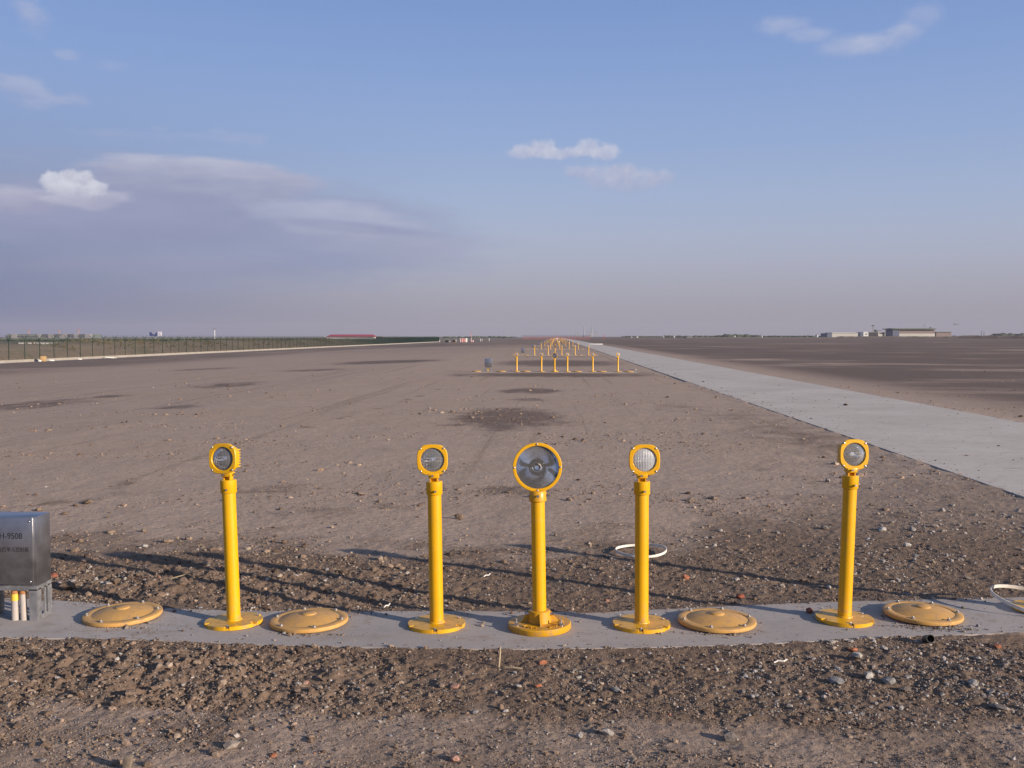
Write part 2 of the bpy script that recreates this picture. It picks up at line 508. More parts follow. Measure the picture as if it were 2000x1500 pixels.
def soil_material():
    m = bpy.data.materials.new("bare_soil")
    m.use_nodes = True
    t = NT(m.node_tree)
    b = m.node_tree.nodes["Principled BSDF"]
    geo = t.new("ShaderNodeNewGeometry")
    pos = geo.outputs["Position"]
    sp = t.new("ShaderNodeSeparateXYZ")
    t.l.new(pos, sp.inputs[0])
    X, Y = sp.outputs[0], sp.outputs[1]
    ra = t.new("ShaderNodeAttribute", attribute_name="rough").outputs["Fac"]
    da = t.new("ShaderNodeAttribute", attribute_name="damp").outputs["Fac"]
    n_big = t.noise(t.mapping(pos, (0.55, 1.0, 1.0)), 0.22, 5.0, 0.55)
    n_med = t.noise(pos, 2.2, 6.0, 0.62)
    n_sml = t.noise(pos, 17.0, 6.0, 0.68)
    n_grit = t.noise(pos, 120.0, 3.0, 0.7)
    pale = t.mix(n_med, (0.295, 0.217, 0.172), (0.440, 0.338, 0.276))
    pale = t.mix(t.rng(n_big, 0.40, 0.66), pale, t.mix(n_med, (0.305, 0.220, 0.168), (0.425, 0.322, 0.255)))
    brown = t.mix(n_sml, (0.075, 0.048, 0.033), (0.225, 0.156, 0.112))
    dark = (0.072, 0.046, 0.033)
    rr = t.m("ADD", ra, t.m("MULTIPLY", t.m("SUBTRACT", n_sml, 0.5), 0.5), clamp=True)
    c = t.mix(t.rng(rr, 0.10, 0.75, 0.0, 0.92), pale, brown)
    c = t.mix(t.rng(n_sml, 0.52, 0.74, 0.0, 0.38), c, (0.100, 0.070, 0.052))
    # damp, darker earth: the marked patches, the far strips by the fence and the field right of the road
    streak = t.noise(t.mapping(pos, (0.030, 0.075, 1.0)), 1.0, 6.0, 0.62)
    streak2 = t.noise(t.mapping(pos, (0.11, 0.22, 1.0), loc=(7, 3, 0)), 1.0, 6.0, 0.65)
    right_f = t.m("MULTIPLY", t.rng(X, 7.9, 11.0), t.rng(t.m("ADD", t.m("MULTIPLY", streak, 0.55), t.m("MULTIPLY", streak2, 0.45)), 0.37, 0.50))
    left_f = t.m("MULTIPLY", t.m("MULTIPLY", t.rng(X, -24.0, -36.0), t.rng(X, -56.0, -54.0)), t.rng(t.m("ADD", t.m("MULTIPLY", streak, 0.5), t.m("MULTIPLY", streak2, 0.5)), 0.40, 0.52, 0.0, 0.85))
    far_f = t.m("MULTIPLY", t.rng(Y, 60.0, 230.0), t.rng(t.m("ADD", t.m("MULTIPLY", streak, 0.5), t.m("MULTIPLY", streak2, 0.5)), 0.38, 0.52, 0.0, 0.95))
    wet = t.m("MAXIMUM", t.m("MAXIMUM", right_f, left_f), far_f)
    edge_n = t.m("ADD", t.m("MULTIPLY", t.m("SUBTRACT", n_med, 0.5), 0.75), t.m("MULTIPLY", t.m("SUBTRACT", n_sml, 0.5), 0.55))
    dd = t.rng(t.m("ADD", da, t.m("MULTIPLY", edge_n, t.rng(da, 0.0, 0.3))), 0.22, 0.62)
    wet = t.m("MAXIMUM", t.m("MULTIPLY", wet, 0.97), t.m("MULTIPLY", dd, 0.9))
    c = t.mix(t.m("MULTIPLY", wet, 0.88), c, t.mix(n_sml, dark, (0.140, 0.092, 0.067)))
    # faint tyre lines running along the strip
    lines = t.noise(t.mapping(pos, (2.6, 0.035, 1.0), rot=(0, 0, rad(7))), 1.0, 4.0, 0.65)
    c = t.mix(t.m("MULTIPLY", t.rng(lines, 0.56, 0.68, 0.0, 0.42), t.rng(X, 4.0, 3.4)), c, (0.20, 0.145, 0.110))
    # beyond the fence: dull grass and pale land
    over = t.rng(X, -56.5, -58.0)
    c = t.mix(over, c, t.mix(streak2, (0.115, 0.105, 0.062), (0.24, 0.19, 0.135)))
    # light grit specks
    vo = t.new("ShaderNodeTexVoronoi", feature="F1")
    t.l.new(pos, vo.inputs["Vector"])
    vo.inputs["Scale"].default_value = 62.0
    sel = t.new("ShaderNodeSeparateColor")
    t.l.new(vo.outputs["Color"], sel.inputs[0])
    speck = t.m("MULTIPLY", t.m("LESS_THAN", vo.outputs["Distance"], 0.24), t.m("GREATER_THAN", sel.outputs[0], 0.80))
    c = t.mix(t.m("MULTIPLY", speck, 0.75), c, t.mix(sel.outputs[1], (0.42, 0.36, 0.31), (0.055, 0.040, 0.034)))
    t.put(b.inputs["Base Color"], c)
    t.put(b.inputs["Roughness"], t.m("SUBTRACT", 0.95, t.m("MULTIPLY", wet, 0.18)))
    b.inputs["Specular IOR Level"].default_value = 0.25
    # cracks in the crust and grain
    vc = t.new("ShaderNodeTexVoronoi", feature="DISTANCE_TO_EDGE")
    wv = t.new("ShaderNodeVectorMath", operation="ADD")
    nz = t.new("ShaderNodeTexNoise")
    t.l.new(pos, nz.inputs["Vector"])
    nz.inputs["Scale"].default_value = 14.0
    nz.inputs["Detail"].default_value = 4.0
    sc_ = t.new("ShaderNodeVectorMath", operation="SCALE")
    t.l.new(nz.outputs["Color"], sc_.inputs[0])
    sc_.inputs["Scale"].default_value = 0.09
    t.l.new(pos, wv.inputs[0])
    t.l.new(sc_.outputs[0], wv.inputs[1])
    t.l.new(wv.outputs[0], vc.inputs["Vector"])
    vc.inputs["Scale"].default_value = 8.5
    crack = t.m("MULTIPLY", t.rng(vc.outputs["Distance"], 0.0, 0.028, 1.0, 0.0), t.m("MULTIPLY", t.rng(n_med, 0.50, 0.62), t.rng(ra, 0.2, 0.6, 1.0, 0.0)))
    h = t.m("ADD", t.m("MULTIPLY", n_sml, 0.012), t.m("ADD", t.m("MULTIPLY", n_grit, 0.0022), t.m("MULTIPLY", crack, -0.010)))
    bn = t.new("ShaderNodeBump")
    bn.inputs["Strength"].default_value = 0.85
    bn.inputs["Distance"].default_value = 1.0
    t.put(bn.inputs["Height"], h)
    t.l.new(bn.outputs[0], b.inputs["Normal"])
    return m


def concrete_material(name, lo, hi, stain, tilt=0.0):
    m = bpy.data.materials.new(name)
    m.use_nodes = True
    t = NT(m.node_tree)
    b = m.node_tree.nodes["Principled BSDF"]
    pos = t.new("ShaderNodeNewGeometry").outputs["Position"]
    n1 = t.noise(pos, 0.5, 6.0, 0.6)
    n2 = t.noise(pos, 5.0, 7.0, 0.65)
    n3 = t.noise(pos, 90.0, 4.0, 0.7)
    br = t.noise(t.mapping(pos, (1.0, 24.0, 1.0)), 5.0, 4.0, 0.6)
    f = t.m("ADD", t.m("MULTIPLY", n1, 0.45), t.m("ADD", t.m("MULTIPLY", n2, 0.35), t.m("MULTIPLY", br, 0.2)))
    c = t.mix(t.rng(f, 0.36, 0.64), lo, hi)
    c = t.mix(t.rng(n2, 0.52, 0.70, 0.0, 0.65), c, stain)
    mud = t.noise(t.mapping(pos, (0.7, 1.6, 1.0)), 3.1, 8.0, 0.72)
    c = t.mix(t.rng(mud, 0.56, 0.68, 0.0, tilt), c, (0.25, 0.18, 0.135))
    c = t.mix(t.rng(n3, 0.66, 0.76, 0.0, 0.4), c, tuple(x * 0.45 for x in lo))
    t.put(b.inputs["Base Color"], c)
    b.inputs["Roughness"].default_value = 0.88
    b.inputs["Specular IOR Level"].default_value = 0.3
    bn = t.new("ShaderNodeBump")
    bn.inputs["Strength"].default_value = 0.5
    bn.inputs["Distance"].default_value = 0.004
    t.put(bn.inputs["Height"], t.m("ADD", t.m("MULTIPLY", n3, 0.5), t.m("ADD", t.m("MULTIPLY", n2, 0.9), t.m("MULTIPLY", br, 0.4))))
    t.l.new(bn.outputs[0], b.inputs["Normal"])
    return m


def attr_material(name, rough=0.9, sc=60.0):
    m = bpy.data.materials.new(name)
    m.use_nodes = True
    t = NT(m.node_tree)
    b = m.node_tree.nodes["Principled BSDF"]
    a = t.new("ShaderNodeAttribute", attribute_name="tint").outputs["Color"]
    pos = t.new("ShaderNodeNewGeometry").outputs["Position"]
    n = t.noise(pos, sc, 5.0, 0.65)
    k = t.rng(n, 0.3, 0.7, 0.62, 1.25)
    mm = t.new("ShaderNodeVectorMath", operation="SCALE")
    t.l.new(a, mm.inputs[0])
    t.l.new(k, mm.inputs["Scale"])
    t.l.new(mm.outputs[0], b.inputs["Base Color"])
    b.inputs["Roughness"].default_value = rough
    bn = t.new("ShaderNodeBump")
    bn.inputs["Strength"].default_value = 0.6
    bn.inputs["Distance"].default_value = 0.006
    t.put(bn.inputs["Height"], n)
    t.l.new(bn.outputs[0], b.inputs["Normal"])
    return m


def paint_material(name, color, chip, amount, rough=0.38, dusty=0.20):
    """gloss paint with dust and a few chips"""
    m = bpy.data.materials.new(name)
    m.use_nodes = True
    t = NT(m.node_tree)
    b = m.node_tree.nodes["Principled BSDF"]
    c = t.new("ShaderNodeNewGeometry").outputs["Position"]
    n = t.noise(c, 9.0, 5.0, 0.6)
    f = t.noise(c, 75.0, 4.0, 0.6)
    cc = t.mix(t.rng(n, 0.3, 0.7), tuple(x * 0.93 for x in color), color)
    dust = t.rng(t.noise(c, 30.0, 6.0, 0.7), 0.50, 0.80, 0.0, dusty)
    cc = t.mix(dust, cc, (0.42, 0.29, 0.13))
    # soil splashed up from the ground over the lowest hand's breadth
    sz_ = t.new("ShaderNodeSeparateXYZ")
    t.l.new(c, sz_.inputs[0])
    splash = t.m("MULTIPLY", t.rng(sz_.outputs[2], 0.0, 0.17, 1.0, 0.0), t.rng(t.noise(c, 24.0, 7.0, 0.72), 0.46, 0.66))
    streak = t.m("MULTIPLY", t.rng(t.noise(t.mapping(c, (1.0, 1.0, 0.06)), 90.0, 4.0, 0.6), 0.55, 0.75), t.rng(n, 0.45, 0.65))
    cc = t.mix(t.m("MULTIPLY", splash, 0.60), cc, (0.27, 0.19, 0.125))
    cc = t.mix(t.m("MULTIPLY", streak, 0.22), cc, (0.36, 0.24, 0.06))
    chips = t.m("MULTIPLY", t.rng(f, 0.70, 0.73), t.rng(n, 0.66 - 0.2 * amount, 0.72 - 0.2 * amount))
    cc = t.mix(chips, cc, chip)
    t.put(b.inputs["Base Color"], cc)
    t.put(b.inputs["Roughness"], t.m("ADD", t.m("ADD", rough, t.m("MULTIPLY", splash, 0.3)), t.m("ADD", t.m("MULTIPLY", dust, 0.8), t.m("MULTIPLY", chips, 0.3))))
    b.inputs["Coat Weight"].default_value = 0.12
    b.inputs["Coat Roughness"].default_value = 0.2
    bn = t.new("ShaderNodeBump")
    bn.inputs["Strength"].default_value = 0.25
    bn.inputs["Distance"].default_value = 0.0015
    t.put(bn.inputs["Height"], t.m("ADD", t.noise(c, 140.0, 3.0), t.m("MULTIPLY", chips, -1.5)))
    t.l.new(bn.outputs[0], b.inputs["Normal"])
    return m


SOIL = soil_material()
ROADMAT = concrete_material("road_concrete", (0.405, 0.365, 0.332), (0.53, 0.484, 0.445), (0.33, 0.285, 0.245), 0.45)
SLABMAT = concrete_material("slab_concrete", (0.30, 0.272, 0.262), (0.41, 0.372, 0.358), (0.24, 0.19, 0.155), 0.8)
KERBMAT = concrete_material("kerb_concrete", (0.27, 0.245, 0.215), (0.37, 0.34, 0.30), (0.21, 0.18, 0.15))
DRAINMAT = concrete_material("drain_concrete", (0.22, 0.215, 0.22), (0.31, 0.30, 0.31), (0.18, 0.15, 0.13))
STONEMAT = attr_material("loose_stone")
YELLOW = paint_material("yellow_paint", (0.70, 0.365, 0.0010), (0.45, 0.40, 0.33), 0.5)
YELLOW_WORN = paint_material("scuffed_yellow_paint", (0.72, 0.385, 0.0010), (0.50, 0.42, 0.30), 1.4)
YELLOW_CAST = paint_material("cast_yellow_paint", (0.60, 0.30, 0.003), (0.13, 0.07, 0.02), 1.1, 0.45)
COVERMAT = paint_material("faded_yellow_paint", (0.57, 0.315, 0.085), (0.36, 0.25, 0.13), 0.7, 0.6, dusty=0.55)
BOLT = mat("steel_bolt", (0.62, 0.61, 0.60), 0.28, 1.0)
STEEL = mat("brushed_stainless_steel", (0.36, 0.36, 0.38), 0.33, 0.92, vary=0.10, scale=14.0)
LEGSTEEL = mat("dull_galvanised_steel", (0.36, 0.36, 0.37), 0.48, 0.75, vary=0.15, scale=25.0)
INK = mat("black_lettering", (0.012, 0.012, 0.014), 0.6)
MIRROR = mat("reflector_metal", (0.95, 0.96, 0.98), 0.22, 1.0)
BOWLDARK = mat("tarnished_reflector", (0.66, 0.69, 0.74), 0.09, 1.0, vary=0.2, scale=30.0)
WHITEPLASTIC = mat("white_plastic", (0.70, 0.66, 0.60), 0.5, vary=0.08, dirt=(0.42, 0.33, 0.25), dirt_amt=0.5, dirt_scale=22)
PIPEWHITE = mat("dusty_plastic_pipe", (0.40, 0.365, 0.345), 0.6, vary=0.1, dirt=(0.35, 0.26, 0.19), dirt_amt=0.7, dirt_scale=20)
TAPE = mat("yellow_tape", (0.70, 0.47, 0.06), 0.5)
RUST = mat("rust_orange", (0.36, 0.16, 0.06), 0.8, vary=0.25)
DARKMETAL = mat("dark_metal", (0.03, 0.03, 0.032), 0.6)
FENCEGREEN = mat("dark_green_fence_paint", (0.012, 0.035, 0.026), 0.55)
WHITE = mat("white_wall_paint", (0.72, 0.71, 0.68), 0.8, vary=0.05, scale=0.3)
REDROOF = mat("dull_red_roof", (0.34, 0.045, 0.075), 0.7, vary=0.1, scale=0.3)
RED = mat("signal_red_paint", (0.50, 0.03, 0.04), 0.6)
PALERED = mat("weathered_red_paint", (0.42, 0.13, 0.13), 0.7)
GREY = mat("grey_concrete", (0.27, 0.26, 0.25), 0.85, vary=0.15, scale=0.2)
GREENNET = mat("green_scaffold_net", (0.10, 0.125, 0.105), 0.9, vary=0.2, scale=0.25)
DARK = mat("dark_paint_and_opening_shade", (0.035, 0.035, 0.04), 0.8)  # near-black: shade painted into openings, also plain dark bodies and walls
BLUEGREY = mat("blue_grey_sheet", (0.10, 0.115, 0.17), 0.6)
CREAM = mat("cream_sheet_wall", (0.50, 0.48, 0.43), 0.7, vary=0.05, scale=0.1)
OLIVE = mat("olive_green_roof", (0.085, 0.11, 0.075), 0.7)
PINKWALL = mat("dusty_pink_wall", (0.24, 0.185, 0.17), 0.8)
TOWERGREY = mat("pale_tower_concrete", (0.30, 0.30, 0.31), 0.9)
CRANE = mat("faded_red_crane_paint", (0.42, 0.22, 0.17), 0.7)
BILLBLUE = mat("billboard_blue", (0.035, 0.05, 0.17), 0.5)
BILLPALE = mat("billboard_pale", (0.62, 0.60, 0.66), 0.5)
AIRGREY = mat("aircraft_grey", (0.12, 0.13, 0.16), 0.45)
FOLIAGE = mat("dark_leaves", (0.045, 0.062, 0.032), 0.9, vary=0.35, scale=0.6)
DRYGRASS = mat("dry_grass", (0.16, 0.125, 0.07), 0.95, vary=0.4, scale=3.0)
CARDBOARD = mat("brown_cardboard", (0.42, 0.27, 0.13), 0.9, vary=0.1)
STRAW = mat("dry_straw", (0.42, 0.33, 0.21), 0.8, vary=0.2)
WOOD = mat("weathered_wood", (0.17, 0.135, 0.105), 0.9, vary=0.25, scale=40, bump=0.4)
GLASSMAT = None


def glass(name, rough, tint, mixw):
    """clear or frosted lamp glass over the reflector"""
    m = bpy.data.materials.new(name)
    m.use_nodes = True
    t = NT(m.node_tree)
    out = m.node_tree.nodes["Material Output"]
    b = m.node_tree.nodes["Principled BSDF"]
    b.inputs["Base Color"].default_value = (*tint, 1)
    b.inputs["Roughness"].default_value = rough
    b.inputs["IOR"].default_value = 1.45
    b.inputs["Transmission Weight"].default_value = 1.0
    d = t.new("ShaderNodeBsdfDiffuse")
    d.inputs["Color"].default_value = (0.72, 0.74, 0.78, 1)
    mx = t.new("ShaderNodeMixShader")
    mx.inputs[0].default_value = mixw
    t.l.new(b.outputs[0], mx.inputs[1])
    t.l.new(d.outputs[0], mx.inputs[2])
    t.l.new(mx.outputs[0], out.inputs["Surface"])
    return m


LENS = glass("fluted_lens_glass", 0.02, (0.98, 0.99, 1.0), 0.18)
LENS_FROST = glass("frosted_fluted_lens_glass", 0.25, (0.98, 0.98, 1.0), 0.50)
PANE = glass("flat_lamp_glass", 0.0, (0.97, 0.98, 1.0), 0.09)


# ------------------------------------------------------------------ mesh builder
class MB:
    def __init__(self):
        self.v, self.f, self.mi = [], [], []
        self.mat = 0

    def add(self, vs, fs, M=None):
        o = len(self.v)
        for p in vs:
            p = Vector(p)
            self.v.append(M @ p if M is not None else p)
        for f in fs:
            self.f.append([i + o for i in f])
            self.mi.append(self.mat)

    def box(self, c, s, M=None, bevel=0.0):
        x, y, z = (k / 2 for k in s)
        cx, cy, cz = c
        if bevel <= 0:
            vs = [(cx + i * x, cy + j * y, cz + k * z) for k in (-1, 1) for j in (-1, 1) for i in (-1, 1)]
            fs = [(0, 2, 3, 1), (4, 5, 7, 6), (0, 1, 5, 4), (2, 6, 7, 3), (0, 4, 6, 2), (1, 3, 7, 5)]
            self.add(vs, fs, M)
            return
        bm = bmesh.new()
        bmesh.ops.create_cube(bm, size=1.0)
        for v in bm.verts:
            v.co = Vector((cx + v.co.x * 2 * x, cy + v.co.y * 2 * y, cz + v.co.z * 2 * z))
        bmesh.ops.bevel(bm, geom=list(bm.edges), offset=bevel, segments=2, affect="EDGES", profile=0.5)
        bm.verts.index_update()
        self.add([v.co.copy() for v in bm.verts], [[v.index for v in f.verts] for f in bm.faces], M)
        bm.free()

    def tube(self, p0, p1, r0, r1=None, seg=12, caps=True, M=None):
        r1 = r0 if r1 is None else r1
        p0, p1 = Vector(p0), Vector(p1)
        q = (p1 - p0).to_track_quat("Z", "Y").to_matrix()
        a, b = q @ Vector((1, 0, 0)), q @ Vector((0, 1, 0))
        vs = []
        for p, r in ((p0, r0), (p1, r1)):
            for i in range(seg):
                t = 2 * PI * i / seg
                vs.append(p + (a * math.cos(t) + b * math.sin(t)) * r)
        fs = [(i, (i + 1) % seg, seg + (i + 1) % seg, seg + i) for i in range(seg)]
        if caps:
            fs += [tuple(range(seg - 1, -1, -1)), tuple(range(seg, 2 * seg))]
        self.add(vs, fs, M)

    def lathe(self, prof, seg=48, M=None, closed=True):
        """profile (r, z) turned about Z; ends on the axis are closed"""
        vs, fs = [], []
        idx = []
        for r, z in prof:
            if r < 1e-6:
                idx.append([len(vs)] * seg)
                vs.append((0, 0, z))
            else:
                idx.append(list(range(len(vs), len(vs) + seg)))
                vs += [(r * math.cos(2 * PI * i / seg), r * math.sin(2 * PI * i / seg), z) for i in range(seg)]
        for a, b in zip(idx[:-1], idx[1:]):
            for i in range(seg):
                j = (i + 1) % seg
                q = []
                for k in (a[i], a[j], b[j], b[i]):
                    if k not in q:
                        q.append(k)
                if len(q) > 2:
                    fs.append(q)
        self.add(vs, fs, M)

    def path(self, pts, r, seg=8, M=None):
        for a, b in zip(pts[:-1], pts[1:]):
            self.tube(a, b, r, r, seg, True, M)

    def prism(self, outline, z0, z1, M=None):
        n = len(outline)
        vs = [(x, y, z0) for x, y in outline] + [(x, y, z1) for x, y in outline]
        fs = [(i, (i + 1) % n, n + (i + 1) % n, n + i) for i in range(n)] + [tuple(range(n - 1, -1, -1)), tuple(range(n, 2 * n))]
        self.add(vs, fs, M)

    def mesh(self, name, mats, smooth=35):
        me = bpy.data.meshes.new(name)
        me.from_pydata([tuple(p) for p in self.v], [], self.f)
        mats = mats if isinstance(mats, (list, tuple)) else [mats]
        for m in mats:
            me.materials.append(m)
        if len(mats) > 1:
            me.polygons.foreach_set("material_index", self.mi)
        me.update()
        bm = bmesh.new()
        bm.from_mesh(me)
        bmesh.ops.recalc_face_normals(bm, faces=bm.faces)
        bm.to_mesh(me)
        bm.free()
        if smooth:
            me.shade_smooth()
            me.set_sharp_from_angle(angle=rad(smooth))
        return me

    def build(self, name, mats, parent=None, loc=(0, 0, 0), smooth=35, **props):
        o = bpy.data.objects.new(name, self.mesh(name, mats, smooth))
        COL.objects.link(o)
        o.location = loc
        if parent is not None:
            o.parent = parent
        for k, v in props.items():
            o[k] = v
        return o


def thing(name, label, cat, loc, rotz=0.0, group=None, tilt=(0, 0)):
    o = bpy.data.objects.new(name, None)
    o.empty_display_size = 0.1
    COL.objects.link(o)
    o.location = loc
    o.rotation_euler = (tilt[0], tilt[1], rotz)
    o["label"], o["category"] = label, cat
    if group:
        o["group"] = group
    return o


def tag(o, label, cat, group=None):
    o["label"], o["category"] = label, cat
    if group:
        o["group"] = group
    return o


def dup(root, loc, label, rotz=None, group=None):
    r = root.copy()
    COL.objects.link(r)
    r.location = loc
    r["label"] = label
    if rotz is not None:
        r.rotation_euler = (0, 0, rotz)
    if group:
        r["group"] = group
    for ch in root.children:
        c = ch.copy()
        COL.objects.link(c)
        c.parent = r
        for g in ch.children:
            d = g.copy()
            COL.objects.link(d)
            d.parent = c
    return r


def gz(x, y):
    a = np.array([float(x)])
    b = np.array([float(y)])
    return float(height(a, b)[0])


# ------------------------------------------------------------------ ground, slab, road
ys = np.concatenate([2.5 * np.exp(np.arange(0, math.log(8.0 / 2.5), 0.0018)), 8.0 * np.exp(np.arange(0.0, math.log(31.0 / 8.0), 0.004))])
near_ground = fan("ground", ys, np.linspace(-0.86, 0.86, 1250), True, SOIL)
ys2 = np.concatenate([30.2 * np.exp(np.arange(0, math.log(420 / 30.2), 0.008)), 420 * np.exp(np.arange(0.02, math.log(5200 / 420), 0.06))])
gx = np.array([-6500, -900, -120, -58, -7, 0, 60, 900, 6500.0])
gy = np.array([-300, -60, -10, -2, 2.0, 6, 12, 20, 31.0])
GX, GY = np.meshgrid(gx, gy)
eco = np.stack([GX.ravel(), GY.ravel(), lay(GX.ravel()) - 0.12], 1).astype(np.float32)
i_ = (np.arange(len(gy) - 1)[:, None] * len(gx) + np.arange(len(gx) - 1)[None, :]).ravel()
eq = np.stack([i_, i_ + 1, i_ + len(gx) + 1, i_ + len(gx)], 1).astype(np.int32)
us2 = np.concatenate([[-1.25], np.linspace(-1.15, 1.15, 430), [1.25]])
fan("far_ground", ys2, us2, False, SOIL, 0.004, (eco, eq))

slab_pts = [tuple(p) for p in F_W] + [tuple(p) for p in B_W[::-1]]


def smooth_line(P, n=80):
    s = np.linspace(P[0, 0], P[-1, 0], n)
    k = np.ones(7) / 7
    y = np.interp(s, P[:, 0], P[:, 1])
    yp = np.concatenate([np.full(3, y[0]), y, np.full(3, y[-1])])
    return np.stack([s, np.convolve(yp, k, "valid")], 1)


fl, bl = smooth_line(F_W), smooth_line(B_W)
sb = MB()
sb.prism([tuple(p) for p in fl] + [tuple(p) for p in bl[::-1]], -0.12, 0.0)
o = sb.build("pavement", SLABMAT, smooth=0, kind="structure")

rb = MB()
ylist = [-60 + i * 6 for i in range(0, 160)]
for a, b in zip(ylist[:-1], ylist[1:]):
    rb.box(((RX0 + RX1) / 2, (a + b) / 2, -0.075), (RX1 - RX0, (b - a) - 0.010, 0.14))
rb.build("road", ROADMAT, smooth=0, kind="structure")


# ------------------------------------------------------------------ approach lights
FACE = Matrix.Rotation(PI / 2, 4, "X")          # local +Z of a head looks along -Y
SLOTS = [rad(a) for a in (-90, -30, 30, 90, 150, 210)]


def sup(R, n, t):
    c, s_ = abs(math.cos(t)), abs(math.sin(t))
    return R / ((c ** n + s_ ** n) ** (1 / n))


def plate_outline(R, rn, half, n=216):
    pts = []
    for i in range(n):
        t = 2 * PI * i / n
        r = R
        for s_ in SLOTS:
            d = abs((t - s_ + PI) % (2 * PI) - PI)
            if d < half:
                r = rn
        pts.append((r * math.cos(t), r * math.sin(t)))
    return pts


def bolt_mesh(r=0.0075, h=0.009, thread=0.020):
    b = MB()
    b.lathe([(0, 0), (r * 1.35, 0), (r * 1.35, 0.002), (r, 0.002)], 16)
    b.tube((0, 0, 0.002), (0, 0, h), r, r * 0.94, 6)
    b.tube((0, 0, h), (0, 0, thread), r * 0.52, r * 0.45, 8)
    return b.mesh("bolt", BOLT, 40)


BOLTMESH = bolt_mesh(0.0075, 0.010, 0.013)
CAPBOLT = bolt_mesh(0.0082, 0.0075, 0.009)
CAPBOLT.materials.clear()
CAPBOLT.materials.append(mat("dull_bolt", (0.38, 0.36, 0.34), 0.48, 0.8, vary=0.2, scale=60))
BIGBOLT = bolt_mesh(0.0095, 0.014, 0.032)
b_ = MB()
b_.tube((0, 0, 0), (0, 0, 0.008), 0.0036, 0.0036, 8)
b_.tube((0, 0, 0.008), (0, 0, 0.014), 0.0062, 0.0058, 6)
SETSCREW = b_.mesh("set_screw", BOLT, 40)
b_ = MB()
b_.lathe([(0, 0.0045), (0.003, 0.0042), (0.0048, 0.0025), (0.0052, 0.0), (0.0, 0.0)], 14)
HEADSCREW = b_.mesh("screw", BOLT, 40)


def child(name, me, parent, M=None):
    o = bpy.data.objects.new(name, me)
    COL.objects.link(o)
    o.parent = parent
    if M is not None:
        o.matrix_local = M
    return o


def ring_bezel(outer, inner, z0, z1, bev, n=96):
    """flat ring: outer(t), inner(t) radii, chamfered"""
    vs, fs = [], []
    rows = [(lambda t: outer(t) - bev * 0.3, z0), (outer, z0 + bev * 0.5), (outer, z1 - bev), (lambda t: outer(t) - bev, z1), (lambda t: inner(t) + bev * 0.7, z1), (inner, z1 - bev * 0.8), (inner, z0)]
    for fn, z in rows:
        for i in range(n):
            t = 2 * PI * i / n
            vs.append((fn(t) * math.cos(t), fn(t) * math.sin(t), z))
    k = len(rows)
    for a in range(k):
        b = (a + 1) % k
        for i in range(n):
            j = (i + 1) % n
            fs.append((a * n + i, a * n + j, b * n + j, b * n + i))
    return vs, fs


def lens_disc(R, dome, flute, nfl, z0):
    vs, fs = [(0, 0, z0 + dome)], []
    nr, ns = 26, 120
    for i in range(1, nr + 1):
        r = R * i / nr
        for j in range(ns):
            t = 2 * PI * j / ns
            x, y = r * math.cos(t), r * math.sin(t)
            f = flute * abs(math.sin(PI * nfl * (x + R) / (2 * R))) if flute and r < R * 0.96 else 0
            vs.append((x, y, z0 + dome * (1 - (r / R) ** 2) + f))
    for j in range(ns):
        fs.append((0, 1 + j, 1 + (j + 1) % ns))
    for i in range(nr - 1):
        for j in range(ns):
            a, b = 1 + i * ns + j, 1 + i * ns + (j + 1) % ns
            fs.append((a, a + ns, b + ns, b))
    return vs, fs


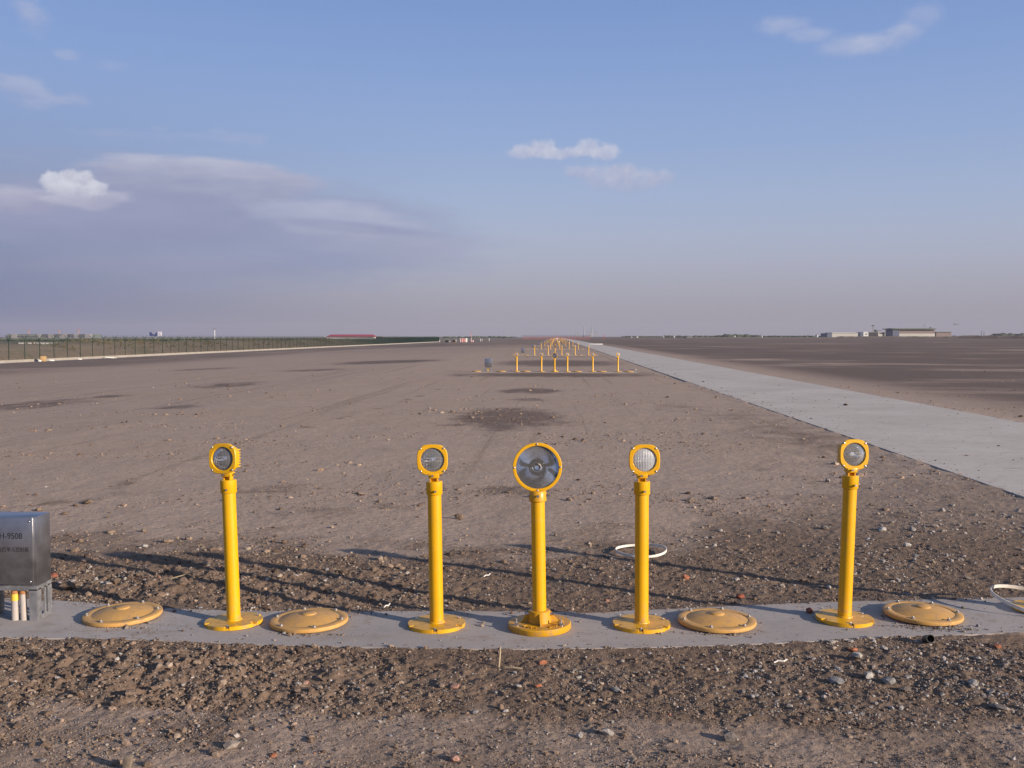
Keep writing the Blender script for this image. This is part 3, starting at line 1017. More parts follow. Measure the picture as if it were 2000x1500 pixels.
def approach_light(loc, yaw, label, paint=YELLOW, lens=LENS, lean=(0, 0), spin=0.0, ztop=0.0, hx=0.0, group="yellow approach lights of the near row"):
    t = thing("approach_light", label, "approach light", loc, 0.0, group, lean)
    Rs = Matrix.Rotation(spin, 4, "Z")
    b = MB()
    b.prism(plate_outline(0.137, 0.111, rad(4.2)), 0.0005, 0.018, Rs)
    b.lathe([(0.1350, 0.0005), (0.1350, 0.0105), (0.0, 0.0105)], 72)
    b.lathe([(0.032, 0.0175), (0.040, 0.0182), (0.0375, 0.0235), (0.033, 0.026)], 40)
    pl = b.build("base_plate", paint, t)
    for s_ in (SLOTS[0], SLOTS[2], SLOTS[4], SLOTS[3]):
        a = s_ + spin
        child("bolt", BOLTMESH, pl, Matrix.Translation((0.118 * math.cos(a), 0.118 * math.sin(a), 0.012)))
    b = MB()
    b.lathe([(0.0328, 0.018), (0.0328, 0.660)], 40)
    b.build("pole", paint, t)
    z0, z1 = 0.637 + ztop, 0.700 + ztop
    b = MB()
    b.lathe([(0.0325, z0), (0.0380, z0), (0.0388, z0 + 0.0015), (0.0388, z1 - 0.003), (0.0365, z1), (0.0, z1)], 40)
    co = b.build("collar", paint, t)
    for a in (rad(-78), rad(10), rad(150)):
        M = Matrix.Rotation(a + yaw * 0.5, 4, "Z") @ Matrix.Translation((0.0375, 0, z0 + 0.019)) @ Matrix.Rotation(PI / 2, 4, "Y")
        child("set_screw", SETSCREW, co, M)
    Ry = Matrix.Rotation(yaw, 4, "Z")
    b = MB()
    b.box((-0.016, 0, z1 + 0.012), (0.005, 0.030, 0.030), Ry)
    b.box((0.016, 0, z1 + 0.012), (0.005, 0.030, 0.030), Ry)
    b.box((0, 0.004, z1 + 0.010), (0.026, 0.006, 0.024), Ry)
    b.box((0, 0, z1 + 0.026), (0.050, 0.044, 0.022), Ry, 0.003)
    br = b.build("bracket", paint, t)
    for px_, ax in (((-0.004, -0.022, z1 + 0.028), "X"), ((0.025, -0.004, z1 + 0.026), "Y")):
        R_ = Matrix.Rotation(PI / 2, 4, "X") if ax == "X" else Matrix.Rotation(PI / 2, 4, "Y")
        child("bolt", SETSCREW, br, Ry @ Matrix.Translation(px_) @ R_)
    zh = z1 + 0.103
    H = Matrix.Translation((hx, -0.012, zh)) @ Ry @ Matrix.Rotation(rad(-3), 4, "X") @ FACE
    b = MB()
    n = 96
    vs, fs = [], []
    for R, z in ((0.0655, -0.012), (0.0655, -0.026), (0.0575, -0.032), (0.0545, -0.062), (0.044, -0.072)):
        for i in range(n):
            a = 2 * PI * i / n
            vs.append((sup(R, 3.6, a) * math.cos(a), sup(R, 3.6, a) * math.sin(a), z))
    for k in range(4):
        for i in range(n):
            fs.append((k * n + i, k * n + (i + 1) % n, (k + 1) * n + (i + 1) % n, (k + 1) * n + i))
    fs.append(tuple(range(4 * n, 5 * n)))
    b.add(vs, fs, H)
    for k in range(-3, 4):
        b.box((0, k * 0.0135, -0.050), (0.1165, 0.0065, 0.036), H, 0.002)
    b.build("housing", paint, t)
    b = MB()
    vs, fs = ring_bezel(lambda a: sup(0.0735, 3.0, a) * (0.985 if abs(math.sin(2 * a)) > 0.93 else 1.0), lambda a: 0.0565, -0.012, 0.004, 0.003)
    b.add(vs, fs, H)
    bz = b.build("bezel", paint, t)
    for sx in (-1, 1):
        for sy in (-1, 1):
            child("screw", HEADSCREW, bz, H @ Matrix.Translation((sx * 0.0545, sy * 0.0545, 0.0035)))
    b = MB()
    vs, fs = lens_disc(0.0562, 0.009, 0.0022, 15, -0.006)
    b.add(vs, fs, H)
    b.build("lens", lens, t, smooth=60)
    b = MB()
    b.lathe([(0.0560, -0.010), (0.0535, -0.013), (0.046, -0.026), (0.034, -0.038), (0.02, -0.045), (0.009, -0.048), (0.009, -0.032), (0.0, -0.030)], 56, H)
    b.build("reflector", MIRROR, t)
    return t


def flashing_light(loc, yaw, label, group=None):
    t = thing("flashing_light", label, "flashing light", loc, 0.0, group, (0, rad(-0.9)))
    b = MB()
    b.lathe([(0.0, 0.0005), (0.148, 0.0005), (0.150, 0.004), (0.150, 0.024), (0.146, 0.029), (0.0, 0.031)], 72)
    b.lathe([(0.0, 0.031), (0.056, 0.031), (0.053, 0.060), (0.051, 0.084), (0.047, 0.087), (0.033, 0.087)], 40)
    for k in range(4):
        R = Matrix.Rotation(rad(-90 + 90 * k + 6), 4, "Z")
        vs = [(0.045, -0.005, 0.030), (0.092, -0.005, 0.030), (0.054, -0.005, 0.080), (0.045, -0.005, 0.080), (0.045, 0.005, 0.030), (0.092, 0.005, 0.030), (0.054, 0.005, 0.080), (0.045, 0.005, 0.080)]
        b.add(vs, [(0, 1, 2, 3), (4, 7, 6, 5), (0, 4, 5, 1), (1, 5, 6, 2), (2, 6, 7, 3), (3, 7, 4, 0)], R)
    rr = random.Random(4)
    for a0 in (-135, -65, -20):     # worn raised casting marks on the flange
        for k in range(9):
            a = rad(a0 + k * 4.6)
            r_ = 0.107 + rr.uniform(-0.004, 0.004)
            M = Matrix.Rotation(a, 4, "Z") @ Matrix.Translation((r_, 0, 0.0325)) @ Matrix.Rotation(rr.uniform(-.5, .5), 4, "Z")
            b.box((0, 0, 0), (rr.uniform(0.010, 0.022), rr.uniform(0.0022, 0.005), 0.004), M)
    bp = b.build("base_plate", YELLOW_CAST, t)
    for a in (rad(-152), rad(-33), rad(90)):
        child("bolt", BIGBOLT, bp, Matrix.Translation((0.122 * math.cos(a), 0.122 * math.sin(a), 0.030)))
    for a in (rad(-172), rad(-8)):
        child("set_screw", SETSCREW, bp, Matrix.Rotation(a, 4, "Z") @ Matrix.Translation((0.051, 0, 0.070)) @ Matrix.Rotation(PI / 2, 4, "Y") @ Matrix.Scale(1.4, 4))
    b = MB()
    b.lathe([(0.0328, 0.06), (0.0328, 0.66)], 40)
    b.build("pole", YELLOW, t)
    b = MB()
    b.lathe([(0.0325, 0.610), (0.0400, 0.610), (0.0415, 0.612), (0.0415, 0.652), (0.036, 0.660), (0.0, 0.660)], 40)
    co = b.build("collar", YELLOW_CAST, t)
    for a in (rad(-165), rad(-88), rad(-14)):
        child("set_screw", SETSCREW, co, Matrix.Rotation(a, 4, "Z") @ Matrix.Translation((0.0400, 0, 0.640)) @ Matrix.Rotation(PI / 2, 4, "Y") @ Matrix.Scale(1.3, 4))
    zh = 0.770
    H = Matrix.Translation((0, 0, zh)) @ Matrix.Rotation(yaw, 4, "Z") @ Matrix.Rotation(rad(-2), 4, "X") @ FACE
    b = MB()
    b.lathe([(0.108, -0.006), (0.110, -0.03), (0.100, -0.075), (0.075, -0.12), (0.045, -0.14), (0.0, -0.142)], 64, H)
    b.box((0, -0.10, -0.045), (0.05, 0.03, 0.05), H, 0.004)
    b.build("housing", YELLOW, t)
    b = MB()
    vs, fs = ring_bezel(lambda a: 0.1170, lambda a: 0.1015, -0.012, 0.003, 0.0025)
    b.add(vs, fs, H)
    bz = b.build("bezel", YELLOW, t)
    for a in (0, 90, 180, 270):
        child("screw", HEADSCREW, bz, H @ Matrix.Rotation(rad(a), 4, "Z") @ Matrix.Translation((0.1092, 0, 0.0025)))
    b = MB()
    vs, fs = lens_disc(0.1012, 0.0, 0.0, 1, -0.006)
    b.add(vs, fs, H)
    b.build("lens", PANE, t)
    b = MB()
    prof = [(0.1010, -0.008)]
    for k in range(1, 15):
        r = 0.1010 * (1 - k / 15.5)
        prof.append((r, -0.008 - 0.079 * (1 - (r / 0.101) ** 2)))
    prof += [(0.006, -0.087), (0.0, -0.087)]
    b.lathe(prof, 72, H)
    rf = b.build("reflector", BOWLDARK, t)
    b = MB()
    R, r = 0.017, 0.0030     # helical flash tube
    pts = [H @ Vector((R * math.cos(a), R * math.sin(a), -0.055 + 0.004 * a)) for a in [i * 2 * PI / 20 for i in range(45)]]
    b.path(pts, r, 8)
    b.tube(H @ Vector((0.018, 0, -0.05)), H @ Vector((0.014, 0, -0.09)), 0.003, 0.003, 8)
    b.tube(H @ Vector((-0.018, 0, -0.05)), H @ Vector((-0.014, 0, -0.09)), 0.003, 0.003, 8)
    b.build("flash_tube", PIPEWHITE, rf)
    return t


L1 = [(457, 1217), (853, 1222), (1253, 1222), (1649, 1211)]
P1 = [at(x, y, 0.0) for x, y in L1]
P1.append(at(2034, 1192, 0.0))
labels1 = ["yellow approach light with scuffed chipped post and head turned left, nearest the steel box",
           "yellow approach light with clear lens just left of the near big round lamp",
           "yellow approach light with milky frosted lens in front of the white hoop on the soil",
           "yellow approach light with a dark red brick bit beside its base plate",
           "yellow approach light cut off by the right edge, white hoop lying round its base plate"]
yaws = [rad(-13), rad(1), rad(1), rad(9), rad(6)]
leans = [(rad(-0.5), rad(-1.7)), (rad(0), rad(-0.8)), (0, rad(-0.2)), (rad(0), rad(1.5)), (0, rad(1.8))]
for k in range(5):
    approach_light(P1[k], yaws[k], labels1[k], YELLOW_WORN if k == 0 else YELLOW, LENS_FROST if k == 2 else LENS, leans[k], spin=rad([4, 3, -6, -2, 10][k]), ztop=[0.0, 0.0, 0.0, 0.015, 0.0][k], hx=[-0.020, -0.006, 0.011, 0.010, 0.0][k])
PF = at(1054, 1226, 0.0)
flashing_light(PF, rad(1), "big round yellow flashing lamp with mirrored bowl at the middle of the near slab", "round flashing lamps down the centreline")


# ---- pit covers
def cover_body(b):
    b.lathe([(0.0, 0.0), (0.178, 0.0), (0.186, 0.004), (0.188, 0.012), (0.186, 0.020), (0.181, 0.0225), (0.150, 0.023), (0.147, 0.0215), (0.143, 0.0225),
             (0.120, 0.0300), (0.090, 0.0370), (0.060, 0.0415), (0.036, 0.044), (0.034, 0.0475), (0.030, 0.050), (0.0, 0.0505)], 84)


def pit_cover(loc, label, rot, tilt, holes=True):
    t = thing("pit_cover", label, "pit cover", loc, rot, "domed yellow pit covers on the near slab", tilt)
    b = MB()
    cover_body(b)
    lid = b.build("lid", COVERMAT, t)
    for k in range(6):
        a = 2 * PI * k / 6
        child("bolt", CAPBOLT, lid, Matrix.Translation((0.165 * math.cos(a), 0.165 * math.sin(a), 0.0235)))
    return t


pit_cover(at(240, 1204, 0.004), "domed yellow pit cover between the steel box and the scuffed leftmost post", rad(18), (rad(1.0), rad(-1.4)))
pit_cover(at(604, 1216, 0.004), "domed yellow pit cover between the scuffed leftmost light and the second light", rad(-8), (rad(0.6), rad(-0.9)))
pit_cover(at(1400, 1216, 0.004), "domed yellow pit cover between the frosted-lens light and the light right of it", rad(12), (rad(0.4), rad(0.5)))
pit_cover(at(1802, 1202, 0.006), "domed yellow pit cover with gravel along its front edge, nearest the right edge", rad(-5), (rad(0.8), rad(1.0)))

# ---- steel control box
BX = at(73, 1213, 0.0)
box_w, box_d, leg_h, top_h = 0.285, 0.147, 0.172, 0.512
cbx = thing("control_box", "brushed steel control box on a slotted stand at the left edge of the near slab", "control box", (BX.x - box_w / 2, BX.y + box_d / 2, 0.0), rad(0), "steel control boxes")
b = MB()
b.box((0, 0.006, (leg_h + top_h) / 2), (box_w - 0.004, box_d - 0.012, top_h - leg_h), None, 0.003)
b.build("cabinet", STEEL, cbx)
b = MB()
yf = -box_d / 2
b.box((0, yf + 0.003, (leg_h + top_h) / 2 + 0.002), (box_w - 0.028, 0.012, top_h - leg_h - 0.012), None, 0.002)
door = b.build("door", STEEL, cbx)
for sx in (-1, 1):
    for zz in (leg_h + 0.022, top_h - 0.022):
        child("screw", HEADSCREW, door, Matrix.Translation((sx * (box_w / 2 - 0.028), yf - 0.003, zz)) @ Matrix.Rotation(PI / 2, 4, "X"))


def text_mesh(name, s, size, sx, parent, right_x, z, y, bold=0.0, space=1.0):
    cu = bpy.data.curves.new(name, "FONT")
    cu.body = s
    cu.size = size
    cu.extrude = 0.0004
    cu.offset = bold
    cu.space_character = space
    cu.align_x = "RIGHT"
    tmp = bpy.data.objects.new("tmp_text", cu)
    COL.objects.link(tmp)
    bpy.context.view_layer.update()
    me = bpy.data.meshes.new_from_object(tmp.evaluated_get(bpy.context.evaluated_depsgraph_get()))
    bpy.data.objects.remove(tmp)
    me.name = name
    me.materials.clear()
    me.materials.append(INK)
    o = bpy.data.objects.new(name, me)
    COL.objects.link(o)
    o.parent = parent
    o.location = (right_x, y, z)
    o.rotation_euler = (PI / 2, 0, 0)
    o.scale = (sx, 1, 1)
    return o


text_mesh("lettering", "H-9508", 0.042, 0.90, door, box_w / 2 - 0.064, 0.405, yf - 0.0035, 0.0)
text_mesh("lettering", "闪光灯单元控制箱", 0.026, 0.86, door, box_w / 2 - 0.033, 0.343, yf - 0.0035, 0.0)
b = MB()
b.box((0, yf + 0.008, leg_h - 0.012), (box_w, 0.012, 0.022))
b.box((0, -yf - 0.008, leg_h - 0.012), (box_w, 0.012, 0.022))
for sx in (-1, 1):
    x0 = sx * (box_w / 2 - 0.004)
    b.box((x0, 0, leg_h - 0.012), (0.006, box_d - 0.03, 0.022))
    b.box((x0, yf + 0.029, 0.0775), (0.006, 0.034, 0.155))
    b.box((x0, yf + 0.0835, 0.0775), (0.006, 0.018, 0.155))
    b.box((x0, -yf - 0.022, 0.0775), (0.006, 0.030, 0.155))
    b.box((x0, 0, 0.010), (0.005, box_d - 0.02, 0.020))
    b.box((sx * (box_w / 2 - 0.020), yf + 0.005, 0.0775), (0.040, 0.006, 0.155))
    b.box((sx * (box_w / 2 - 0.020), -yf - 0.005, 0.0775), (0.040, 0.006, 0.155))
b.build("stand", LEGSTEEL, cbx)
for k, (px_, r_, tape) in enumerate(((27, 0.0165, True), (44, 0.0150, False))):
    q = at(px_, 1212, 0.0)
    lx, ly = q.x - cbx.location.x, q.y - cbx.location.y + 0.015
    b = MB()
    b.tube((lx, ly, 0.0), (lx - (0.004 if k else 0), ly, 0.142), r_ * 1.1, r_, 20)
    cd = b.build("conduit", PIPEWHITE, cbx)
    b = MB()
    b.tube((lx - 0.003 * k, ly, 0.128), (lx - 0.004 * k, ly, 0.146), r_ * 1.04, r_ * 1.03, 20)
    b.tube((lx - 0.003 * k, ly, 0.146), (lx - 0.004 * k, ly, 0.165), r_ * 0.3, r_ * 0.3, 8)
    b.build("rusty_cap", RUST, cd)
    if tape:
        b = MB()
        b.tube((lx, ly, 0.097), (lx, ly, 0.130), r_ * 1.14, r_ * 1.1, 20)
        b.box((lx + r_ * 1.15, ly, 0.108), (0.014, 0.002, 0.014))
        b.build("tape", TAPE, cd)

# ---- white hoops
def hoop(c, R, label, tiltx, tilty, band=0.015, sq=0.0):
    b = MB()
    n = 72
    vs, fs = [], []
    for i in range(n):
        a = 2 * PI * i / n
        rr_ = R * (1 + sq * math.cos(2 * a + 0.5) + 0.01 * math.sin(3 * a))
        wv = 0.004 * math.sin(2 * a + 1)
        for dr, dzz in ((0, 0), (0.004, 0), (0.004, band), (0, band)):
            vs.append(((rr_ + dr) * math.cos(a), (rr_ + dr) * math.sin(a), dzz + wv))
    for i in range(n):
        j = (i + 1) % n
        for k in range(4):
            fs.append((i * 4 + k, j * 4 + k, j * 4 + (k + 1) % 4, i * 4 + (k + 1) % 4))
    b.add(vs, fs)
    o = b.build("plastic_hoop", WHITEPLASTIC, None, c)
    o.rotation_euler = (tiltx, tilty, 0)
    return tag(o, label, "hoop", "white plastic hoops")


c = at(1252, 1076)
hoop((c.x, c.y, gz(c.x, c.y) + 0.016), 0.158, "white plastic hoop lying flat on the soil behind the frosted-lens light", rad(2), rad(-2), sq=0.03)
hoop((P1[4].x - 0.062, P1[4].y + 0.02, 0.040), 0.168, "white plastic hoop leaning round the base at the right edge of the picture", rad(10), rad(8), band=0.017, sq=0.02)


# ------------------------------------------------------------------ loose stones, clods and grit
def ico_variants(n, sub, rough, seed):
    out = []
    rg = np.random.default_rng(seed)
    for _ in range(n):
        bm = bmesh.new()
        bmesh.ops.create_icosphere(bm, subdivisions=sub, radius=1.0)
        V = np.array([v.co[:] for v in bm.verts])
        Fc = np.array([[v.index for v in f.verts] for f in bm.faces])
        bm.free()
        V = V * (1 + rough * rg.uniform(-1, 1, (len(V), 1)))
        for _k in range(3):     # a few flat broken faces
            d = rg.normal(size=3)
            d /= np.linalg.norm(d)
            c = rg.uniform(0.45, 0.8)
            h = V @ d
            V = V - np.outer(np.maximum(h - c, 0), d)
        out.append((V.astype(np.float32), Fc.astype(np.int32)))
    return out


def rot_rand(n, rg):
    q = rg.normal(size=(n, 4))
    q /= np.linalg.norm(q, axis=1)[:, None]
    w, x, y, z = q.T
    return np.stack([1 - 2 * (y * y + z * z), 2 * (x * y - z * w), 2 * (x * z + y * w),
                     2 * (x * y + z * w), 1 - 2 * (x * x + z * z), 2 * (y * z - x * w),
                     2 * (x * z - y * w), 2 * (y * z + x * w), 1 - 2 * (x * x + y * y)], 1).reshape(n, 3, 3)


def scatter_mesh(name, P, size, tint, variants, flat, rg, sink=0.25, smooth=False):
    n = len(P)
    vi = rg.integers(0, len(variants), n)
    R = rot_rand(n, rg)
    co, fa, ti = [], [], []
    off = 0
    for k, (V, Fc) in enumerate(variants):
        idx = np.where(vi == k)[0]
        if not len(idx):
            continue
        st = rg.uniform(0.65, 1.25, (len(idx), 1, 3)) * size[idx][:, None, None]
        A = np.einsum("nij,nvj->nvi", R[idx], V[None] * st)
        A[:, :, 2] *= flat
        A = A + P[idx][:, None, :]
        A[:, :, 2] += (size[idx] * flat * (1 - 2 * sink) * 0.7)[:, None]
        m = V.shape[0]
        co.append(A.reshape(-1, 3))
        fa.append((Fc[None] + (off + np.arange(len(idx)) * m)[:, None, None]).reshape(-1, 3))
        ti.append(np.repeat(tint[idx], m, 0))
        off += len(idx) * m
    co, fa, ti = np.concatenate(co), np.concatenate(fa), np.concatenate(ti)
    me = bpy.data.meshes.new(name)
    me.vertices.add(len(co))
    me.vertices.foreach_set("co", co.astype(np.float32).ravel())
    me.loops.add(fa.size)
    me.loops.foreach_set("vertex_index", fa.astype(np.int32).ravel())
    me.polygons.add(len(fa))
    me.polygons.foreach_set("loop_start", np.arange(0, fa.size, 3, dtype=np.int32))
    me.polygons.foreach_set("use_smooth", np.full(len(fa), smooth))
    a = me.attributes.new("tint", "FLOAT_COLOR", "POINT")
    a.data.foreach_set("color", np.concatenate([ti, np.ones((len(ti), 1))], 1).astype(np.float32).ravel())
    me.update()
    me.materials.append(STONEMAT)
    o = bpy.data.objects.new(name, me)
    COL.objects.link(o)
    return o


def sample(n, dens, rg, y0, y1, pw=2.0, keep_off_slab=True):
    """points of the field, denser nearby, thinned by dens(X, Y)"""
    xs, ys_ = [], []
    tot = 0
    while tot < n:
        t = rg.uniform(0, 1, 60000)
        Y = (y0 ** -pw + t * (y1 ** -pw - y0 ** -pw)) ** (-1 / pw)
        X = rg.uniform(-0.78, 0.74, 60000) * (Y + 0.3)
        p = dens(X, Y)
        ok = rg.uniform(0, 1, 60000) < p
        ok &= ~((X > RX0 - 0.02) & (X < RX1 + 0.02))
        if keep_off_slab:
            e = np.minimum(Y - slab_front(X), slab_back(X) - Y)
            ok &= e < 0.012
        xs.append(X[ok])
        ys_.append(Y[ok])
        tot += ok.sum()
    return np.concatenate(xs)[:n], np.concatenate(ys_)[:n]


PAL_STONE = np.array([(0.30, 0.27, 0.25), (0.24, 0.20, 0.17), (0.33, 0.295, 0.27), (0.20, 0.175, 0.16), (0.34, 0.27, 0.21), (0.38, 0.35, 0.33), (0.26, 0.25, 0.26), (0.30, 0.15, 0.10), (0.13, 0.11, 0.10)])
PW_STONE = np.array([.2, .2, .14, .15, .1, .06, .08, .02, .05])
PAL_CLOD = np.array([(0.19, 0.132, 0.094), (0.145, 0.098, 0.069), (0.24, 0.172, 0.127), (0.105, 0.070, 0.050), (0.28, 0.210, 0.160)])


def tints(n, pal, w, rg):
    c = pal[rg.choice(len(pal), n, p=None if w is None else w / w.sum())]
    return c * rg.uniform(0.75, 1.2, (n, 1))


ICO1, ICO2 = ico_variants(14, 1, 0.28, 3), ico_variants(8, 2, 0.10, 5)
rg = np.random.default_rng(21)


def d_gravel(X, Y):
    r, d, g = fields(X, Y)
    return np.clip(0.05 + 0.35 * r + 0.9 * g, 0, 1) * np.clip(0.55 + 1.1 * fbm(X, Y, 0.45, 2, 81), 0.05, 1)


n = 42000
X, Y = sample(n, d_gravel, rg, 2.2, 24.0)
_, _, g_ = fields(X, Y)
sz = 0.0017 * (1 - rg.uniform(0, 1, n)) ** -0.40
sz = np.minimum(sz * (1 + 1.1 * np.clip(g_, 0, 1)), 0.010 + 0.012 * np.clip(g_, 0, 1)) * np.clip(Y / 4.5, 0.8, 1.7)
P = np.stack([X, Y, height(X, Y)], 1)
o = scatter_mesh("gravel", P, sz, tints(n, PAL_STONE, PW_STONE, rg), ICO1, 0.62, rg, 0.25)
o["kind"] = "stuff"


def d_clod(X, Y):
    r, d, g = fields(X, Y)
    return np.clip(0.06 + 1.0 * r - 0.25 * g, 0, 1) * np.clip(0.6 + 1.2 * fbm(X, Y, 0.3, 2, 83), 0.03, 1)


n = 64000
X, Y = sample(n, d_clod, rg, 2.2, 20.0)
r_, _, g_ = fields(X, Y)
left = np.clip(sstep(-X, 0.2, 1.6), 0, 1)
sz = 0.0023 * (1 - rg.uniform(0, 1, n)) ** -0.37
sz = np.minimum(sz * (1 + 0.45 * left), 0.011 + 0.010 * left) * np.clip(Y / 4.0, 0.85, 1.6)
P = np.stack([X, Y, height(X, Y)], 1)
o = scatter_mesh("soil_clods", P, sz, tints(n, PAL_CLOD, None, rg), ICO1, 0.75, rg, 0.3)
o["kind"] = "stuff"

n = 9000
X, Y = sample(n, lambda X, Y: np.clip(0.05 + 1.5 * fbm(X * 0.6, Y, 1.6, 3, 87) + 0.6 * gsum(DAMP, X, Y), 0, 1), rg, 6.0, 60.0, 1.4)
td = track_dist(X, Y)
sz = np.minimum(0.0050 * (1 - rg.uniform(0, 1, n)) ** -0.36 * np.clip(Y / 9.0, 0.8, 2.2), 0.045)
P = np.stack([X, Y, np.where(Y < 29.5, height(X, Y), lay(X) - 0.018)], 1)
o = scatter_mesh("field_crumbs", P, sz, tints(n, PAL_CLOD, None, rg) * 1.15, ICO1, 0.6, rg, 0.3)
o["kind"] = "stuff"

n = 420
Y = 7.5 * np.exp(rg.uniform(0, math.log(60 / 7.5), n))
X = RX0 + np.where(rg.uniform(0, 1, n) < 0.6, rg.exponential(0.35, n), rg.uniform(0.05, 3.4, n))
X = np.minimum(X, RX1 - 0.05)
sz = 0.006 * (1 - rg.uniform(0, 1, n)) ** -0.34 * np.clip(Y / 12, 0.7, 1.8)
o = scatter_mesh("road_crumbs", np.stack([X, Y, np.full(n, -0.005)], 1), sz, tints(n, PAL_CLOD, None, rg) * 0.8, ICO1, 0.35, rg, 0.1)
o["kind"] = "stuff"

# grit lying on the slab, thick round the covers
n = 1500
i_ = rg.integers(0, len(fl) - 8, n)
X = fl[i_, 0] + rg.uniform(0, .08, n)
Y = slab_front(X) + rg.uniform(0, 1, n) ** 1.6 * (slab_back(X) - slab_front(X)) * 0.98
Y = np.where(rg.uniform(0, 1, n) < 0.45, slab_back(X) - rg.exponential(0.05, n), Y)
for cpx, cpy, m_ in ((1802, 1222, 260), (1850, 1228, 160), (1400, 1236, 120), (604, 1238, 120), (240, 1224, 90), (300, 1218, 60)):
    c = at(cpx, cpy, 0.0)
    X = np.concatenate([X, c.x + rg.normal(0, 0.10, m_)])
    Y = np.concatenate([Y, c.y - np.abs(rg.normal(0, 0.022, m_))])
ok = (Y > slab_front(X) - 0.01) & (Y < slab_back(X))
X, Y = X[ok], Y[ok]
n = len(X)
sz = np.minimum(0.0017 * (1 - rg.uniform(0, 1, n)) ** -0.42, 0.011)
P = np.stack([X, Y, np.zeros(n)], 1)
o = scatter_mesh("grit", P, sz, np.where(rg.uniform(0, 1, (n, 1)) < 0.5, tints(n, PAL_STONE, PW_STONE, rg), tints(n, PAL_CLOD, None, rg)), ICO1, 0.75, rg, 0.1)
o["kind"] = "stuff"

# fine aggregate showing through the crust in the foreground
n = 30000
X, Y = sample(n, lambda X, Y: np.clip(0.45 + 1.3 * fbm(X, Y, 0.35, 3, 89), 0.03, 1), rg, 2.9, 7.5, 3.0)
sz = 0.00125 * (1 - rg.uniform(0, 1, n)) ** -0.30
o = scatter_mesh("aggregate", np.stack([X, Y, height(X, Y)], 1), sz, np.where(rg.uniform(0, 1, (n, 1)) < 0.45, tints(n, PAL_STONE, PW_STONE, rg), tints(n, PAL_CLOD, None, rg)), ICO1, 0.75, rg, 0.15)
o["kind"] = "stuff"

# ---- single stones and brick bits
BRICK, PINKB, TAN, PALE, GREYS, SOILC = (0.34, 0.125, 0.065), (0.36, 0.20, 0.155), (0.36, 0.26, 0.18), (0.42, 0.39, 0.36), (0.25, 0.24, 0.235), (0.20, 0.145, 0.108)


def stone(name, px, py, rpx, colr, label, cat, group, flat=0.75, seed=0, on=None, sub=2):
    c = at(px, py) if on is None else at(px, py, on)
    d = math.hypot(c.x, c.y)
    r = rpx / FPX * d
    rs = np.random.default_rng(1000 + seed)
    V, Fc = ico_variants(1, sub, 0.12 if sub > 1 else 0.2, 300 + seed)[0]
    R = rot_rand(1, rs)[0]
    V = (V * rs.uniform(0.62, 1.25, 3)) @ R.T * r
    V[:, 2] *= flat
    z = (gz(c.x, c.y) if on is None else on) - V[:, 2].min() * 0.72
    me = bpy.data.meshes.new(name)
    me.from_pydata([tuple(map(float, p)) for p in V], [], [tuple(map(int, f)) for f in Fc])
    me.materials.append(STONEMAT)
    a = me.attributes.new("tint", "FLOAT_COLOR", "POINT")
    a.data.foreach_set("color", np.tile(np.array([*colr, 1.0], np.float32), len(V)))
    o = bpy.data.objects.new(name, me)
    COL.objects.link(o)
    o.location = (c.x, c.y, z)
    return tag(o, label, cat, group)


BG, SG, CG = "brick fragments lying on the soil", "single stones lying on the soil", "single clods of earth"
for k, (px, py, r, c_, lb) in enumerate([
        (1060, 1293, 10, BRICK, "orange brick bit lying just in front of the slab below the round flashing lamp"),
        (1051, 1336, 9, BRICK, "orange brick bit with grey stones beside it, lower than the one under the flashing lamp"),
        (887, 1338, 11, PINKB, "flat pinkish brick bit in front of the second yellow light"),
        (887, 1478, 12, PINKB, "flat pinkish brick bit at the bottom edge, in front of the second yellow light"),
        (534, 1467, 7, BRICK, "small orange brick bit near the bottom edge, between the two lights at the left"),
        (433, 1291, 6, BRICK, "small orange brick bit below the scuffed leftmost light"),
        (1581, 1197, 9, (0.20, 0.075, 0.05), "dark red brick bit on the slab touching the base of the rightmost full light"),
        (1447, 1163, 8, (0.30, 0.085, 0.05), "red brick bit behind the slab between the frosted light and the one right of it"),
        (1339, 1128, 7, BRICK, "small orange brick bit on dark soil right of the frosted-lens light"),
        (105, 1124, 8, (0.30, 0.10, 0.06), "red brick bit in the clods beside the steel control box"),
        (1666, 1268, 8, BRICK, "orange brick bit in rubble in front of the light with the dark red brick"),
        (1948, 1263, 9, BRICK, "orange brick bit in the rubble in front of the slab at the right edge"),
        (595, 1331, 9, PINKB, "pinkish brick bit in front of the cover between the two left lights"),
        (1307, 1390, 4, BRICK, "tiny round orange brick bit on bare soil in front of the frosted light")]):
    stone("brick_fragment", px, py, r, c_, lb, "brick fragment", BG, 0.62, k, 0.0 if k == 6 else None)
